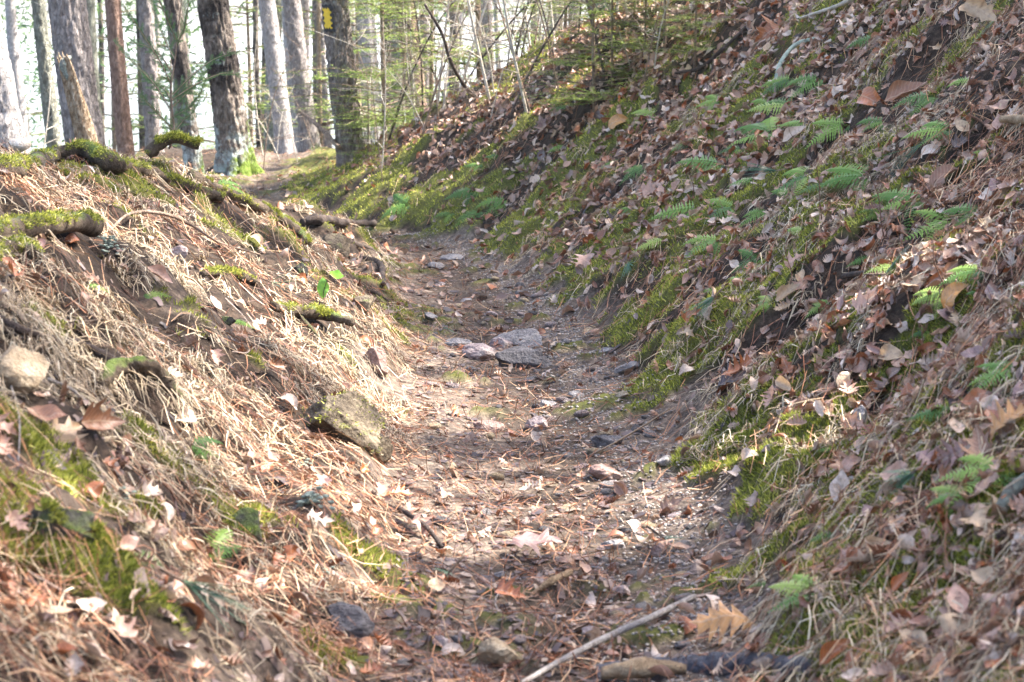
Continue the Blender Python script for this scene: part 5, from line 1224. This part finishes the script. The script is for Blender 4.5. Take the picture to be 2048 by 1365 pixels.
for k in range(140):
    y = random.uniform(11.5, 19); P = at_d(random.uniform(735, 1330), 100, y); x = P[0]; e = x-float(tc(y))
    zcap = float(caps(y)); z = float(H(x, y))
    if P[0] < -1.15 or z < .42*(x+1.25)+.12 or e < .6: continue
    i_ = [0, 1, 2, 3, 4, 0, 2][k % 7]
    o = bp[i_] if not ub[i_] else copy_tree(bp[i_]); ub[i_] = True
    o.location = (x, y, z); o.rotation_euler = (random.uniform(-.2, .2), random.uniform(-.5, .25), random.random()*6.28); o.scale = (random.uniform(.6, 1.3),)*3
    px = 1024 + x/y*FPX; sg = 'beside the blazed pine' if px < 820 else 'around the dark curved stem' if px < 960 else 'in the middle of the bank top brush' if px < 1090 else 'left of the dark trunk on the bank top' if px < 1210 else 'right of the dark trunk on the bank top'
    kn = ['pale bare sapling', 'brown twiggy bush', 'low pale bush', 'dark bare sapling', 'small brown twig cluster'][i_]; fr = 'front' if y < 14.5 else 'rear'
    tag(o, f'{kn} {sg}, {fr} row', 'sapling', f"{'bushes'.join(kn.rsplit('bush', 1)) if kn.endswith('bush') else kn + 's'} {sg}, {fr} row")
for k in range(16):   # brush left of the blazed pine and down the slope
    px = random.choice([random.uniform(510, 670), random.uniform(0, 60), random.uniform(730, 800)]); d = random.uniform(18, 27); P = at_d(px, 260, d); i_ = [1, 2, 4, 0][k % 4]
    o = copy_tree(bp[i_]); o.location = (P[0], P[1], float(H(P[0], P[1]))); o.rotation_euler = (0, random.uniform(-.3, .3), random.random()*6.28); o.scale = (random.uniform(.8, 1.3),)*3
    tag(o, ['brown twiggy bush', 'low pale bush', 'small brown twig cluster', 'pale bare sapling'][k % 4] + ' in the open woods behind the path', 'sapling', ['brown bushes', 'low pale bushes', 'twig clusters', 'pale saplings'][k % 4] + ' in the woods behind the path')
for i_ in range(5):
    if not ub[i_]: tag(bp[i_], GRP[i_][0], 'sapling'); bp[i_].location = (1.2+i_*.1, 15, float(H(1.2+i_*.1, 15)))
# dark curved stem in front of the brush
W('sapling_stem', [(850, 10), (884, 68), (900, 120), (926, 168), (948, 192)], [5, 6, 7, 7, 8], M['twig_dark'], 'dark curved stem bending over the brush on the far bank', 'stem', dist=[13.8, 14, 14.2, 14.4, 14.6], seed=50)
# thin stalks rising from the upper right bank
st_me = [mesh_np('dry_stalk', *tube([(0, 0, 0), (.01, .0, .06), (-.005, .01, .13), (.01, 0, .2)], [.0022, .0019, .0015, .0008], 5, 4, .05, k, cap=False), M['wood_red']) for k in range(3)]
for k in range(46):
    px, py = random.uniform(1320, 2040), random.uniform(30, 800); P = at(px, py)
    o = obj('dry_stalk', st_me[k % 3], None, P, (random.uniform(-.4, .4), random.uniform(-.6, .2), random.random()*6), random.uniform(.4, 1.1)); zn = 'upper' if py < 280 else 'middle' if py < 540 else 'lower'; hs = 'left' if px < 1560 else 'middle' if px < 1800 else 'right'; tag(o, f'thin reddish dry stalk on the {zn} right bank, {hs} side of the bank', 'stalk', f'dry stalks on the {zn} right bank, {hs} side')

hz, nt_, b = new_mat('glare_haze'); nt_.nodes.remove(b)  # thin haze box added to imitate lens glare over the background
pv = nt_.nodes.new('ShaderNodeVolumePrincipled'); pv.inputs['Color'].default_value = (.93, .96, 1, 1); pv.inputs['Density'].default_value = .0004; pv.inputs['Anisotropy'].default_value = .2
nt_.links.new(pv.outputs[0], nt_.nodes['Material Output'].inputs['Volume'])
x0, x1, y0, y1, z0, z1 = -1000, 1600, -120, 2600, -16, 22
me = mesh_np('glare_haze', np.array([(x, y, z) for z in (z0, z1) for y in (y0, y1) for x in (x0, x1)]), np.array([[0, 2, 3, 1], [4, 5, 7, 6], [0, 1, 5, 4], [2, 6, 7, 3], [0, 4, 6, 2], [1, 3, 7, 5]]), hz, smooth=False)
tag(obj('glare_haze', me), kind='stuff')
